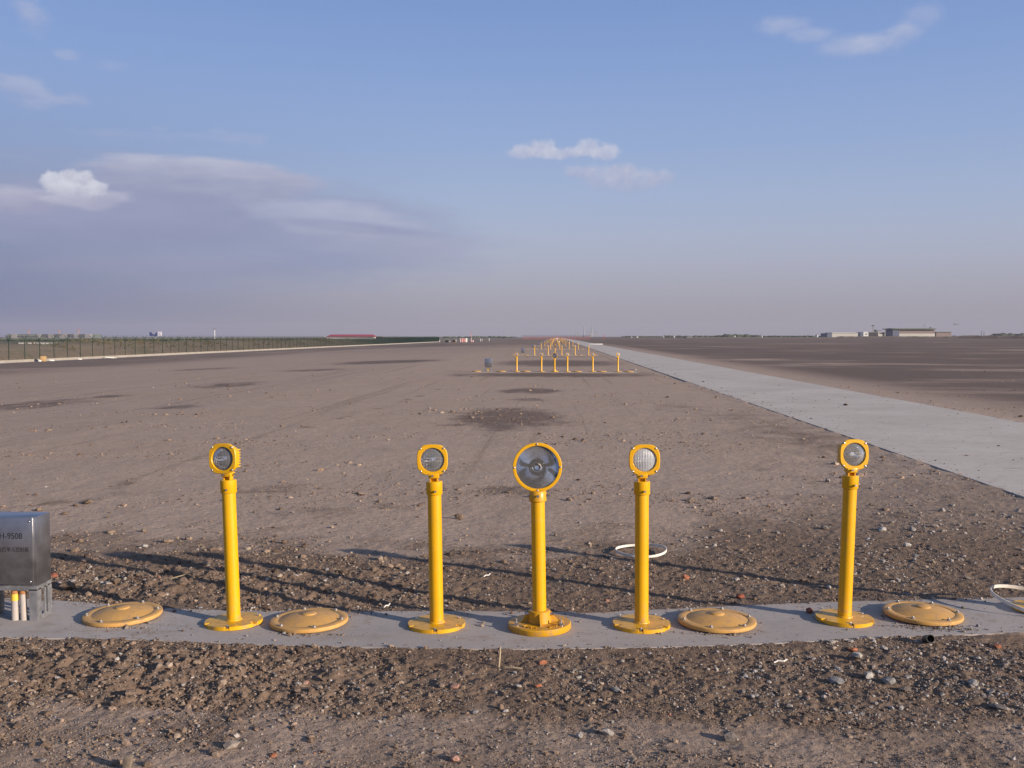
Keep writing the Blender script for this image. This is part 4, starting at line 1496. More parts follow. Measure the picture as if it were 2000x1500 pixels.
for k, (px, py, r, c_, lb) in enumerate([
        (1203, 1345, 11, GREYS, "grey squarish stone in front of the gap between the flashing and frosted lights"),
        (1675, 1285, 12, PALE, "pale stone in the rubble in front of the rightmost full light"),
        (1633, 1331, 20, GREYS, "wide flat grey stone slab, largest in the rubble at the right"),
        (1697, 1321, 14, PALE, "pale upright stone just right of the wide flat slab stone"),
        (1738, 1331, 13, GREYS, "grey stone second to the right of the wide flat slab stone"),
        (1766, 1342, 13, (0.24, 0.19, 0.16), "brownish flat stone at the right end of the row by the slab stone"),
        (1899, 1340, 14, GREYS, "grey angular stone under the right edge of the rubble"),
        (1956, 1382, 19, (0.25, 0.21, 0.18), "big brown stone low in the rubble near the right edge"),
        (1760, 1377, 9, GREYS, "small upright grey stone below the row by the slab stone"),
        (862, 1338, 8, (0.25, 0.19, 0.15), "brown stone touching the left of the flat pinkish brick"),
        (928, 1384, 9, GREYS, "grey stone on the soil in front of the second light, larger of two"),
        (987, 1383, 7, PALE, "white pebble right of the grey stone, below the straw stalk"),
        (1012, 1338, 8, PALE, "pale pebble left of the lower orange brick bit"),
        (1006, 1311, 6, PALE, "small pale pebble between the straw stalk and the brick bits"),
        (1318, 1440, 8, TAN, "tan flat pebble on smooth soil near the bottom edge"),
        (690, 1330, 8, GREYS, "light grey pebble in front of the cover left of the second light"),
        (1617, 937, 7, PALE, "white pebble on pale soil far behind the near lights"),
        (1611, 1030, 10, (0.24, 0.20, 0.17), "brown stone casting a long shadow left of the rightmost full post"),
        (1722, 1033, 9, PALE, "pale stone on rubble right of the rightmost full post"),
        (1773, 1066, 9, PALE, "pale stone above the rightmost yellow pit cover"),
        (1618, 1144, 9, PALE, "pale chunk of stone left of the foot of the rightmost full post"),
        (283, 1065, 8, PALE, "white stone above the leftmost yellow pit cover"),
        (485, 1068, 6, (0.45, 0.36, 0.26), "pale tan pebble just right of the scuffed post"),
        (329, 1055, 10, (0.27, 0.20, 0.15), "tan stone on pale soil above the leftmost pit cover"),
        (795, 1116, 7, PALE, "white shell-like stone with dark shadow left of the second post"),
        (700, 1388, 7, PALE, "small white stone on the soil below the second light"),
        (1150, 1330, 7, (0.30, 0.25, 0.21), "pale brown pebble right of the lower orange brick bit")]):
    stone("stone", px, py, r * 0.95, tuple(x * 0.88 for x in c_), lb, "stone", SG, 0.40 if r > 18 else 0.58, 40 + k, None, 1 if k % 3 else 2)
for k, (px, py, r, lb) in enumerate([
        (172, 980, 13, "lump of dry earth on the pale field above the steel box"),
        (148, 985, 6, "small lump of dry earth left of the larger lump above the steel box"),
        (897, 1008, 12, "lump of earth on the pale field just right of the second post"),
        (126, 1000, 7, "flat lump of earth on the pale field nearest the steel box"),
        (70, 964, 6, "small dark lump of earth at the far left of the pale field"),
        (355, 1152, 10, "clod of earth behind the slab beside the dry twig"),
        (225, 1142, 15, "large clod of earth behind the leftmost pit cover"),
        (135, 1150, 17, "large clod of earth against the back of the slab by the steel box"),
        (300, 1290, 12, "clod of earth in the churned strip below the leftmost pit cover"),
        (365, 1300, 14, "ridge-like clod of earth in the churned strip below the scuffed light"),
        (185, 1470, 10, "clod of earth at the bottom edge left of the wooden peg"),
        (287, 1489, 12, "clod of earth at the bottom edge right of the wooden peg"),
        (1885, 1330, 14, "dark clod of earth in rubble at the right"),
        (610, 1150, 8, "brown clod of earth right of the foot of the scuffed post")]):
    stone("earth_clod", px, py, r * 0.85, (0.165, 0.115, 0.083), lb, "clod", CG, 0.62, 90 + k, None, 1)

# ---- small litter near the slab
c = at(248, 1497)
b = MB()
b.box((0, 0, 0.012), (0.026, 0.024, 0.075), Matrix.Rotation(rad(8), 4, "Y"), 0.004)
tag(b.build("wooden_peg", WOOD, None, (c.x, c.y, gz(c.x, c.y))), "grey wooden peg stub sticking out of the soil at the bottom edge", "peg")
c = at(974, 1298)
b = MB()
b.path([(0, 0, -0.01), (0.004, 0.004, 0.04), (0.006, 0.01, 0.085)], 0.0042, 6)
tag(b.build("straw_stalk", STRAW, None, (c.x, c.y, gz(c.x, c.y))), "dry straw stalk standing at the front edge of the slab", "straw")
c = at(1000, 1306)
b = MB()
b.path([(-0.03, 0.01, 0.008), (0.01, 0, 0.010), (0.045, -0.004, 0.008)], 0.003, 6)
tag(b.build("straw_stalk", STRAW, None, (c.x, c.y, gz(c.x, c.y) + 0.004)), "short straw stalk lying flat beside the standing one", "straw")
c = at(360, 1134)
b = MB()
b.path([(-0.075, -0.03, 0.01), (-0.02, -0.01, 0.022), (0.05, 0.01, 0.04)], 0.0032, 6)
b.path([(0.05, 0.01, 0.04), (0.046, 0.0, 0.012)], 0.002, 6)
tag(b.build("dry_twig", STRAW, None, (c.x, c.y, gz(c.x, c.y))), "pale dry twig lying on clods behind the slab left of the scuffed post", "twig")
c = at(1813, 1256)
b = MB()
b.lathe([(0.016, -0.03), (0.019, -0.03), (0.019, 0.03), (0.016, 0.03)], 20, Matrix.Rotation(rad(70), 4, "X"))
b.lathe([(0.0, -0.02), (0.0165, -0.02)], 20, Matrix.Rotation(rad(70), 4, "X"))
tag(b.build("pipe_end", DARKMETAL, None, (c.x, c.y, gz(c.x, c.y) + 0.022)), "short black pipe end poking from the rubble below the rightmost pit cover", "pipe")
for (px, py, L, ang, lb) in ((960 - 8, 1125, 0.055, 0.7, "curled white plastic strip on the soil left of the flashing light"), (757, 1183, 0.05, 0.9, "white plastic strip at the back edge of the slab left of the second light"),
                             (1525, 1294, 0.06, 0.1, "white plastic strip in the soil in front of the rightmost full light")):
    c = at(px, py)
    b = MB()
    b.path([(-L / 2, 0, 0.004), (-L / 6, 0.006, 0.010), (L / 5, 0.002, 0.008), (L / 2, 0.01, 0.014)], 0.0035, 6)
    o = b.build("plastic_strip", WHITEPLASTIC, None, (c.x, c.y, gz(c.x, c.y) + 0.004))
    o.rotation_euler = (0, 0, ang)
    tag(o, lb, "plastic strip", "bits of white plastic on the soil")

# ------------------------------------------------------------------ further rows of lights
DROP = 0.135      # the further lights stand on shorter posts


def far_light(mid):
    """an approach light as it is seen from thirty metres and more"""
    b = MB()
    b.lathe([(0, 0), (0.137, 0.0), (0.137, 0.016), (0.10, 0.020), (0.035, 0.021), (0.033, 0.026), (0.0328, 0.637 - DROP), (0.0385, 0.638 - DROP), (0.0385, 0.698 - DROP), (0.0, 0.700 - DROP)], 20)
    post = b
    h = MB()
    H = Matrix.Translation((0, 0, 0.803 - DROP)) @ FACE
    h.box((0, 0, 0.716 - DROP), (0.046, 0.04, 0.034))
    n = 28
    vs, fs = [], []
    for R, z in ((0.0735, 0.004), (0.0735, -0.02), (0.060, -0.034), (0.054, -0.082)):
        for i in range(n):
            a = 2 * PI * i / n
            vs.append((sup(R, 3.0, a) * math.cos(a), sup(R, 3.0, a) * math.sin(a), z))
    for k in range(3):
        for i in range(n):
            fs.append((k * n + i, k * n + (i + 1) % n, (k + 1) * n + (i + 1) % n, (k + 1) * n + i))
    fs.append(tuple(range(3 * n, 4 * n)))
    fs.append(tuple(range(n - 1, -1, -1)))
    h.add(vs, fs, H)
    l = MB()
    l.lathe([(0.0575, 0.0045), (0.054, 0.009), (0.035, 0.0145), (0.0, 0.017)], 24, H)
    return post, h, l


LENSFAR = mat("silvery_lens", (0.62, 0.64, 0.68), 0.16, 0.75)
BOWLFAR = mat("dark_mirror_bowl", (0.55, 0.58, 0.62), 0.08, 0.95)
POST = far_light(0)
ORD = ["leftmost", "second from the left", "middle", "second from the right", "rightmost"]
ROWN = {2: "second", 3: "third", 4: "fourth", 5: "fifth", 6: "sixth"}
CX = 0.455
lamp_proto = None
fl_proto = None
FAR_LAMP = FAR_FL = None
cover_me = None
b = MB()
b.lathe([(0.0, 0.0), (0.186, 0.0), (0.188, 0.012), (0.180, 0.023), (0.146, 0.024), (0.090, 0.037), (0.036, 0.044), (0.030, 0.050), (0.0, 0.0505)], 32)
COVER_ME = b.mesh("pit_cover", COVERMAT, 35)


def flash_meshes():
    p = MB()
    p.lathe([(0, 0), (0.150, 0.0), (0.150, 0.026), (0.06, 0.031), (0.052, 0.084), (0.033, 0.087), (0.0328, 0.610 - DROP), (0.0410, 0.611 - DROP), (0.0410, 0.652 - DROP), (0, 0.66 - DROP)], 20)
    h = MB()
    H = Matrix.Translation((0, 0, 0.766 - DROP)) @ FACE
    vs, fs = ring_bezel(lambda a: 0.117, lambda a: 0.1015, -0.012, 0.003, 0.0025, 32)
    h.add(vs, fs, H)
    h.lathe([(0.108, -0.006), (0.110, -0.03), (0.100, -0.075), (0.045, -0.14), (0.0, -0.142)], 28, H)
    l = MB()
    l.lathe([(0.1010, -0.008), (0.085, -0.032), (0.060, -0.062), (0.03, -0.086), (0.0, -0.094)], 28, H)
    return p, h, l


FL = flash_meshes()


def joined(parts, mats, name):
    b = MB()
    for k, p in enumerate(parts):
        b.mat = k
        b.add(p.v, p.f)
    return b.mesh(name, mats, 40)


LAMP_ONE = joined(POST, [YELLOW, YELLOW, LENSFAR], "approach_light")
FLASH_ONE = joined(FL, [YELLOW, YELLOW, BOWLFAR], "flashing_light")


def box_mesh():
    b = MB()
    b.box((0, 0, 0.342), (0.285, 0.128, 0.340), None, 0.004)
    b.mat = 1
    for sx in (-1, 1):
        b.box((sx * 0.122, -0.058, 0.088), (0.040, 0.006, 0.168))
        b.box((sx * 0.122, 0.058, 0.088), (0.040, 0.006, 0.168))
    b.box((0, -0.058, 0.160), (0.20, 0.006, 0.022))
    b.mat = 2
    for x in (-0.02, 0.02):
        b.tube((x, 0, 0), (x, 0, 0.172), 0.015, 0.015, 10)
    return b.mesh("control_box", [STEEL, LEGSTEEL, TAPE], 35)


BOX_ONE = box_mesh()
SLAB_ONE = None
TINY_L = "tiny yellow approach light in the dense rows running away to the horizon"
TINY_F = "tiny round flashing lamp in the centreline of the dense far rows"
LX = [-1.995, -0.995, 0.0, 1.0, 1.985]
for row in range(2, 17):
    D = (4.2 + 30.0 * (row - 1)) * KY
    slab = MB()
    jit = random.Random(row)
    slab.box((CX - 0.50, D + 0.02, -0.066), (6.5, 0.40, 0.12))
    if row <= 6:
        so_ = slab.build("pavement", SLABMAT, None, smooth=0)
        so_["kind"] = "structure"
    for k in range(5):
        loc = (CX + LX[k] + jit.uniform(-.015, .015), D, 0.004)
        yw = jit.uniform(-0.12, 0.12) + (-0.15 if k == 0 else 0.15 if k == 4 else 0)
        if row <= 3:
            lb = f"yellow approach light, {ORD[k]} of the five in the {ROWN[row]} row"
            if lamp_proto is None:
                lamp_proto = thing("approach_light", lb, "approach light", loc, yw, "yellow approach lights in the rows behind")
                p_ = POST[0].build("post", YELLOW, lamp_proto)
                POST[1].build("lamp_head", YELLOW, lamp_proto)
                POST[2].build("lens", LENSFAR, lamp_proto)
            else:
                dup(lamp_proto, loc, lb, yw)
        else:
            o = bpy.data.objects.new("approach_light", LAMP_ONE)
            COL.objects.link(o)
            o.location = loc
            o.rotation_euler = (0, 0, yw)
            if row <= 6:
                tag(o, f"small yellow approach light, {ORD[k]} of the five in the {ROWN[row]} row", "approach light", "yellow approach lights in the rows behind")
            else:
                tag(o, TINY_L, "approach light", "tiny approach lights of the far rows")
    loc = (CX - 0.49, D - 0.01, 0.004)
    if row <= 3:
        lb = f"round yellow flashing lamp, taller and wider than its neighbours, in the {ROWN[row]} row"
        if fl_proto is None:
            fl_proto = thing("flashing_light", lb, "flashing light", loc, 0.0, "round flashing lamps down the centreline")
            FL[0].build("post", YELLOW, fl_proto)
            FL[1].build("lamp_head", YELLOW, fl_proto)
            FL[2].build("reflector", BOWLFAR, fl_proto)
        else:
            dup(fl_proto, loc, lb, 0.05)
    else:
        o = bpy.data.objects.new("flashing_light", FLASH_ONE)
        COL.objects.link(o)
        o.location = loc
        if row <= 6:
            tag(o, f"small round flashing lamp at the middle of the {ROWN[row]} row", "flashing light", "round flashing lamps down the centreline")
        else:
            tag(o, TINY_F, "flashing light", "tiny flashing lamps of the far rows")
    if row <= 10:
        o = bpy.data.objects.new("control_box", BOX_ONE)
        COL.objects.link(o)
        o.location = (CX - 3.10 + (0.25 if row > 2 else 0), D, 0.004)
        tag(o, f"grey control box on legs at the left end of the {ROWN[row]} row" if row <= 6 else "tiny grey control box beside the dense far rows of lights", "control box",
            "steel control boxes" if row <= 6 else "tiny control boxes of the far rows")
    if row <= 4:
        cx_ = [-3.57, -2.59, -1.62, 0.40, 1.36, 2.42]
        wh = ["left of the control box", "right of the control box", "right of the leftmost light", "right of the middle light", "right of the fourth light", "right of the rightmost light"]
        for k in range(6):
            o = bpy.data.objects.new("pit_cover", COVER_ME)
            COL.objects.link(o)
            o.location = (CX + cx_[k], D - 0.02, 0.004)
            tag(o, f"flat yellow pit cover {wh[k]} in the {ROWN[row]} row", "pit cover", "yellow pit covers in the rows behind")
c = at(1236, 723)
b = MB()
b.tube((-0.10, 0, 0.03), (0.16, -0.05, 0.03), 0.02, 0.02, 8)
b.tube((-0.16, 0.05, 0.03), (-0.03, 0.02, 0.03), 0.02, 0.02, 8)
o = b.build("pipe_piece", WHITEPLASTIC, None, (c.x, c.y, -0.004))
o.rotation_euler = (0, 0, -0.5)
tag(o, "white pipe pieces lying beside the last pit cover of the second row", "pipe")

# ------------------------------------------------------------------ perimeter fence
FX, FS, FN = -55.0, 2.64 * KY, 124
FY0 = 88.2 * KY - 2 * FS
FZ = -1.27
fence = thing("perimeter_fence", "long dark green mesh fence with forked post tops along the left of the field", "fence", (FX, FY0, FZ))
pm = MB()
pm.tube((0, 0, 0.0), (0, 0, 2.12), 0.038, 0.038, 8)
for s_ in (-1, 1):
    pm.tube((0, 0, 2.10), (s_ * 0.31, 0.0, 2.52), 0.030, 0.026, 6)
POSTME = pm.mesh("post", FENCEGREEN, 40)
for k in range(100):
    o = child("post", POSTME, fence)
    o.location = (0, k * FS, 0.25)
rest = MB()
for k in range(100, FN):
    rest.add([Vector(v) + Vector((0, k * FS, 0.25)) for v in pm.v], pm.f)
o = rest.build("post", FENCEGREEN, fence)
o["kind"] = "stuff"
wm = MB()
L = FN * FS


def quad_y(b, y0, y1, z, r):
    b.add([(0, y0, z - r), (0, y1, z - r), (0, y1, z + r), (0, y0, z + r)], [(0, 1, 2, 3)])


wv, wf = [], []
r = 0.0055
for z in np.arange(0.32, 2.36, 0.16):
    wm.box((0.036, L / 2, z), (r * 2, L, r * 2))
for z in (2.48, 2.62, 2.74):       # wires between the forked tops
    for s_ in (-1, 1):
        wm.box((s_ * (z - 2.30) * 0.55, L / 2, z), (0.008, L, 0.008))
ny = int(L / 0.075)
for i in range(ny):
    y = i * 0.075
    o_ = len(wm.v)
    wm.v += [Vector((0.044, y - r, 0.30)), Vector((0.044, y + r, 0.30)), Vector((0.044, y + r, 2.30)), Vector((0.044, y - r, 2.30))]
    wm.f.append([o_, o_ + 1, o_ + 2, o_ + 3])
    wm.mi.append(0)
    o_ = len(wm.v)
    wm.v += [Vector((0.044 - r, y, 0.30)), Vector((0.044 + r, y, 0.30)), Vector((0.044 + r, y, 2.30)), Vector((0.044 - r, y, 2.30))]
    wm.f.append([o_, o_ + 1, o_ + 2, o_ + 3])
    wm.mi.append(0)
wm.build("wire_mesh", FENCEGREEN, fence, smooth=0)
kb = MB()
for k in range(FN - 1):
    kb.box((0.02, (k + 0.5) * FS, 0.05), (0.24, FS - 0.03, 0.44))
kb.build("kerb", KERBMAT, fence, smooth=0)

b = MB()
b.box((FX + 1.9, FY0 + L / 2 - 30, FZ - 0.02), (2.6, L + 60, 0.10))
b.build("drainage_path", DRAINMAT, None, smooth=0)["kind"] = "structure"

# litter along the fence
for (px, py, w, d_, h, m_, lb) in ((84, 703, 0.55, 0.5, 0.55, CARDBOARD, "crumpled brown cardboard box at the fence kerb between the posts at the far left"),
                                   (101, 705, 0.45, 0.3, 0.14, WHITE, "white plastic sheet on the path right of the cardboard box by the fence"),
                                   (78, 705.5, 0.25, 0.3, 0.14, WHITE, "small white scrap on the path left of the cardboard box by the fence"),
                                   (156, 703, 0.40, 0.3, 0.12, WHITE, "white scrap tilted against the kerb left of the long white sheet"),
                                   (217, 701, 1.30, 0.5, 0.10, WHITE, "long white sheet lying on the path beside the fence")):
    dd = FX + 1.2
    t_ = ray(px, py)
    yy = t_[1] / t_[0] * dd
    b = MB()
    b.box((0, 0, h / 2), (w, d_, h), Matrix.Rotation(0.3, 4, "Z") @ Matrix.Rotation(0.12, 4, "Y"), min(h, d_) * 0.12)
    tag(b.build("litter", m_, None, (dd, yy, FZ + 0.04)), lb, "litter", "litter beside the fence")

# earth bank beyond the fence
bx_ = np.linspace(0, 1, 15)
by_ = np.arange(44, 378, 0.9)
BXg, BYg = np.meshgrid(bx_, by_)
prof = np.sin(np.clip(BXg, 0, 1) * PI) ** 0.7
XX = FX - 3.2 - BXg * 15 - 2.0 * fbm(BYg, BXg * 10, 14, 2, 3)
ZZ = -1.36 + prof * (1.95 + 0.35 * fbm(BYg, BXg * 15, 22, 3, 7) + 0.30 * fbm(BYg, BXg * 15, 3.5, 3, 8) + 0.16 * fbm(BYg, BXg * 15, 1.1, 2, 9)) * (1 - sstep(BYg, 288, 365))
me = bpy.data.meshes.new("earth_bank")
nvx = 15
idx = [(i * nvx + j, i * nvx + j + 1, (i + 1) * nvx + j + 1, (i + 1) * nvx + j) for i in range(len(by_) - 1) for j in range(nvx - 1)]
me.from_pydata([(float(a), float(b2), float(c2)) for a, b2, c2 in zip(XX.ravel(), BYg.ravel(), ZZ.ravel())], [], idx)
BANKMAT = bpy.data.materials.new("weedy_earth")
BANKMAT.use_nodes = True
t = NT(BANKMAT.node_tree)
pb = BANKMAT.node_tree.nodes["Principled BSDF"]
ps = t.new("ShaderNodeNewGeometry").outputs["Position"]
n1, n2 = t.noise(ps, 0.16, 5.0, 0.6), t.noise(ps, 1.6, 6.0, 0.7)
cc = t.mix(n2, (0.15, 0.105, 0.075), (0.31, 0.235, 0.175))
cc = t.mix(t.rng(n1, 0.48, 0.66, 0.0, 0.75), cc, t.mix(n2, (0.095, 0.092, 0.045), (0.235, 0.19, 0.11)))
cc = t.mix(t.rng(n2, 0.66, 0.72, 0.0, 0.8), cc, (0.55, 0.50, 0.45))
cc = t.mix(t.rng(n2, 0.34, 0.27, 0.0, 0.7), cc, (0.045, 0.035, 0.03))
t.put(pb.inputs["Base Color"], cc)
pb.inputs["Roughness"].default_value = 0.95
me.materials.append(BANKMAT)
me.shade_smooth()
o = bpy.data.objects.new("earth_bank", me)
COL.objects.link(o)
o["kind"] = "structure"

# weeds on the bank
rg = np.random.default_rng(5)
vs, fs = [], []
for _ in range(5200):
    i = rg.integers(10, len(by_) - 1)
    j = rg.integers(2, 13)
    if fbm(np.array([by_[i]]), np.array([0.0]), 15, 2, 44)[0] < 0.0:
        continue
    p = Vector((float(XX[i, j]) + rg.uniform(-.5, .5), float(by_[i]) + rg.uniform(-.5, .5), float(ZZ[i, j]) - 0.05))
    for _k in range(3):
        a, h, w = rg.uniform(0, 2 * PI), rg.uniform(0.18, 0.5), rg.uniform(0.04, 0.10)
        q = Vector((math.cos(a), math.sin(a), 0))
        tip = p + Vector((rg.uniform(-.2, .2), rg.uniform(-.2, .2), h))
        o_ = len(vs)
        vs += [p - q * w, p + q * w, tip]
        fs.append((o_, o_ + 1, o_ + 2))
me = bpy.data.meshes.new("weeds")
me.from_pydata([tuple(v) for v in vs], [], fs)
me.materials.append(DRYGRASS)
o = bpy.data.objects.new("grass", me)
COL.objects.link(o)
o["kind"] = "stuff"


# ------------------------------------------------------------------ the far edge of the field
def zat(px, py, D):
    return at_dist(px, py, D).z


def xat(px, D):
    return at_dist(px, 660, D).x


def fbox(b, px0, px1, top, bot, D, depth, M=None, bevel=0.0):
    """a real box at distance D whose front covers those columns and heights"""
    x0, x1 = xat(px0, D), xat(px1, D)
    z1, z0 = zat((px0 + px1) / 2, top, D), zat((px0 + px1) / 2, bot, D)
    b.box(((x0 + x1) / 2, D + depth / 2, (z0 + z1) / 2), (x1 - x0, depth, z1 - z0), M, bevel)


def lumps(name, spans, mat_, rg, kind="stuff"):
    """rounded leafy masses in a row: (px0, px1, top px, distance, count)"""
    bm_v, bm_f = [], []
    V0, F0 = ico_variants(6, 2, 0.22, 61), None
    for (p0, p1, top, D, cnt) in spans:
        for _ in range(cnt):
            px = rg.uniform(p0, p1)
            dd = D * rg.uniform(0.98, 1.04)
            g = float(lay(xat(px, dd)))
            h = max(0.5, (zat(px, top, dd) - g) * rg.uniform(0.62, 1.08))
            w = h * rg.uniform(0.7, 1.8)
            V, Fc = V0[rg.integers(0, 6)]
            o_ = len(bm_v)
            for p in V:
                bm_v.append((xat(px, dd) + p[0] * w, dd + p[1] * w, g + h * 0.46 + p[2] * h * 0.56))
            bm_f += [tuple(int(k) + o_ for k in f) for f in Fc]
    me = bpy.data.meshes.new(name)
    me.from_pydata(bm_v, [], bm_f)
    me.materials.append(mat_)
    o = bpy.data.objects.new(name, me)
    COL.objects.link(o)
    o["kind"] = kind
    return o


rg = np.random.default_rng(17)
lumps("treeline", [(1215, 1300, 656.0, 1500, 60), (1296, 1400, 655.5, 1250, 110), (1400, 1480, 654.5, 1150, 90), (1415, 1462, 653.0, 1140, 40), (1470, 1640, 655.5, 1100, 140), (1600, 2060, 655.5, 1000, 260), (1940, 2060, 651.5, 1150, 80)], FOLIAGE, rg)
lumps("distant_woods", [(-60, 640, 657.8, 2600, 420), (640, 1010, 657.3, 2400, 260), (860, 1000, 656.5, 1500, 60)], FOLIAGE, rg)
lumps("hedge", [(-40, 330, 661.5, 560, 200), (300, 620, 661.0, 640, 160)], FOLIAGE, rg)
# low bank along the right side of the field
b = MB()
bxs = np.linspace(1340, 2140, 130)
vs, fs = [], []
for i, px in enumerate(bxs):
    D0 = 620 + (2140 - px) * 0.2
    hh = (1.15 if px > 1640 else 0.55) + 0.3 * random.random() + (0.5 if px > 1880 else 0)
    for dx_, hz in ((0, 0.0), (2.5, hh), (9, hh * 1.1), (14, -0.1)):
        vs.append((xat(px, D0), D0 + dx_, hz))
for i in range(len(bxs) - 1):
    for k in range(3):
        fs.append((i * 4 + k, i * 4 + 4 + k, i * 4 + 5 + k, i * 4 + 1 + k))
b.add(vs, fs)
b.build("grass_bank", BANKMAT, None, smooth=40)["kind"] = "structure"

# low white wall beyond the bank, left
b = MB()
for p0, p1 in ((36, 60), (64, 122), (128, 176), (198, 262)):
    fbox(b, p0, p1, 669.3, 672, 175, 0.4)
tag(b.build("low_wall", WHITE, None, smooth=0), "low white wall in stretches behind the weedy bank at the far left", "wall")
b = MB()
fbox(b, 410, 428, 664.6, 667, 260, 1.0)
tag(b.build("low_wall", WHITE, None, smooth=0), "short white wall behind the bank below the tall mast", "wall")

# netted building with cranes
D = 1700
bd = thing("building_shell", "long concrete building shell wrapped in green netting under three cranes, far left", "building", (xat(95, D), D, -1.32))


def part(name, m_, parent, boxes, smooth=0):
    b = MB()
    for bx in boxes:
        fbox(b, *bx)
    o = b.build(name, m_, None, smooth=smooth)
    o.data.transform(Matrix.Translation(-Vector(parent.location)))
    o.parent = parent
    return o


part("netting", GREENNET, bd, [(13, 177, 652.6, 660.5, D, 40)])
part("concrete_frame", GREY, bd, [(21, 32, 652.2, 660, D - 2, 6), (72, 80, 652.2, 660, D - 2, 6), (94, 104, 653, 660, D - 2, 6), (116, 130, 652.0, 660, D - 2, 6), (144, 153, 652.6, 660, D - 2, 6), (166, 176, 652.0, 660, D - 2, 6), (13, 177, 655.6, 656.4, D - 2.5, 6)])
for x0, x1 in ((82, 93), (105, 121), (131, 143), (154, 166)):
    part("opening", DARK, bd, [(x0, x1, 653.0, 654.9, D - 2.2, 3)])  # solid dark boxes, the shade of the openings put into their colour
for k, (px, tp, lb) in enumerate(((56, 642.5, "tower crane over the left end of the netted building"), (116, 643, "tower crane over the middle of the netted building"), (153, 641.5, "tower crane over the right end of the netted building"))):
    g = thing("tower_crane", lb, "crane", (xat(px, D + 20), D + 20, -1.32), 0, "cranes over the building site")
    part("mast", CRANE, g, [(px - 0.5, px + 0.5, tp + 2, 659, D + 19, 1.6)])
    part("jib", CRANE, g, [(px - 2.5, px + 5.5, tp + 2.0, tp + 2.6, D + 19.5, 0.8)])
    part("counterweight", CRANE, g, [(px - 3, px - 1.4, tp + 2.4, tp + 4, D + 19.4, 1.2)])
    b = MB()
    h0 = at_dist(px, tp, D + 20)
    for tx in (-2.5, 5.0):
        b.tube(h0, at_dist(px + tx, tp + 2.1, D + 20), 0.12, 0.12, 5)
    o = b.build("tie_bar", CRANE)
    o.data.transform(Matrix.Translation(-Vector(g.location)))
    o.parent = g

# billboard
D = 620
bb = thing("billboard", "dark blue billboard with a pale panel beyond the fence, above the land at the left", "billboard", (xat(303, D), D, -1.32))
part("panel", BILLBLUE, bb, [(292, 308, 648.6, 656, D, 0.6)])
part("panel", BILLPALE, bb, [(308, 315.5, 648.0, 655.6, D, 0.6)])
part("lettering", BILLPALE, bb, [(296, 305, 649.6, 650.6, D - 0.1, 0.1), (299, 302, 651.8, 652.8, D - 0.1, 0.1)])
part("lettering", BILLBLUE, bb, [(310, 313, 651.6, 652.6, D - 0.1, 0.1)])
part("post", GREY, bb, [(302, 304, 655.8, 661.5, D + 0.7, 0.6)])

# floodlight mast
D = 500
g = thing("floodlight_mast", "tall pale mast with a flat lamp head behind the fence, right of the billboard", "mast", (xat(419, D), D, -1.32))
part("pole", WHITE, g, [(418.8, 419.8, 643.4, 662, D, 0.3)])
part("lamp_head", DARKMETAL, g, [(416.6, 421.6, 642.4, 643.3, D - 0.2, 0.8)])

# red-roofed hall
D = 640
g = thing("red_roof_hall", "long low white hall with a dull red hipped roof behind the fence", "building", (xat(685, D), D, -1.32))
part("wall", WHITE, g, [(637, 731, 658.0, 662.3, D, 12)])
b = MB()
x0, x1 = xat(638, D), xat(731, D)
za, zb = zat(680, 657.7, D), zat(680, 653.2, D)
b.add([(x0 - .6, D - 1, za), (x1 + .6, D - 1, za), (x1 + .6, D + 13, za), (x0 - .6, D + 13, za), (x0 + 1.6, D + 6, zb), (x1 - 2.2, D + 6, zb)],
      [(0, 1, 5, 4), (1, 2, 5), (2, 3, 4, 5), (3, 0, 4), (0, 3, 2, 1)])
o = b.build("roof", REDROOF, None, smooth=0)
o.data.transform(Matrix.Translation(-Vector(g.location)))
o.parent = g
part("wing", WHITE, g, [(634, 637, 656.6, 660, D + 2, 4)])
g2 = thing("shed", "dark flat shed joined to the right of the red roofed hall", "shed", (xat(740, D + 6), D + 6, -1.32))
part("wall", DARK, g2, [(732, 746, 657.6, 661, D + 6, 6)])
part("roof", GREY, g2, [(731, 747, 656.9, 657.5, D + 5, 8)])

# striped equipment shelter and mast
D = 225
g = thing("striped_shelter", "cabin painted in red and white upright stripes at the far end of the field", "shelter", (xat(905, D), D, 0))
part("wall", WHITE, g, [(899, 911, 661.0, 668.2, D, 2.0)])
part("stripes", RED, g, [(901.0, 902.6, 661.0, 668.2, D - 0.03, 0.03), (904.2, 905.8, 661.0, 668.2, D - 0.03, 0.03), (907.4, 909.0, 661.0, 668.2, D - 0.03, 0.03)])
part("roof", WHITE, g, [(898.6, 911.4, 660.6, 661.0, D - 0.1, 2.2)])
D = 300
g = thing("striped_mast", "thin red and white mast with a striped cabinet at its foot", "mast", (xat(920.5, D), D, 0))
part("pole", WHITE, g, [(920.0, 920.8, 649, 667, D, 0.14)])
part("stripes", RED, g, [(919.9, 920.9, 648, 650.5, D - 0.02, 0.18), (919.9, 920.9, 652.5, 655, D - 0.02, 0.18), (919.9, 920.9, 657, 659, D - 0.02, 0.18)])
part("cabinet", WHITE, g, [(917.8, 924.6, 664.6, 668, D + 0.3, 0.8)])
part("cabinet_stripes", RED, g, [(918.8, 919.8, 664.6, 668, D + 0.26, 0.04), (921, 922, 664.6, 668, D + 0.26, 0.04), (923.2, 924.0, 664.6, 668, D + 0.26, 0.04)])

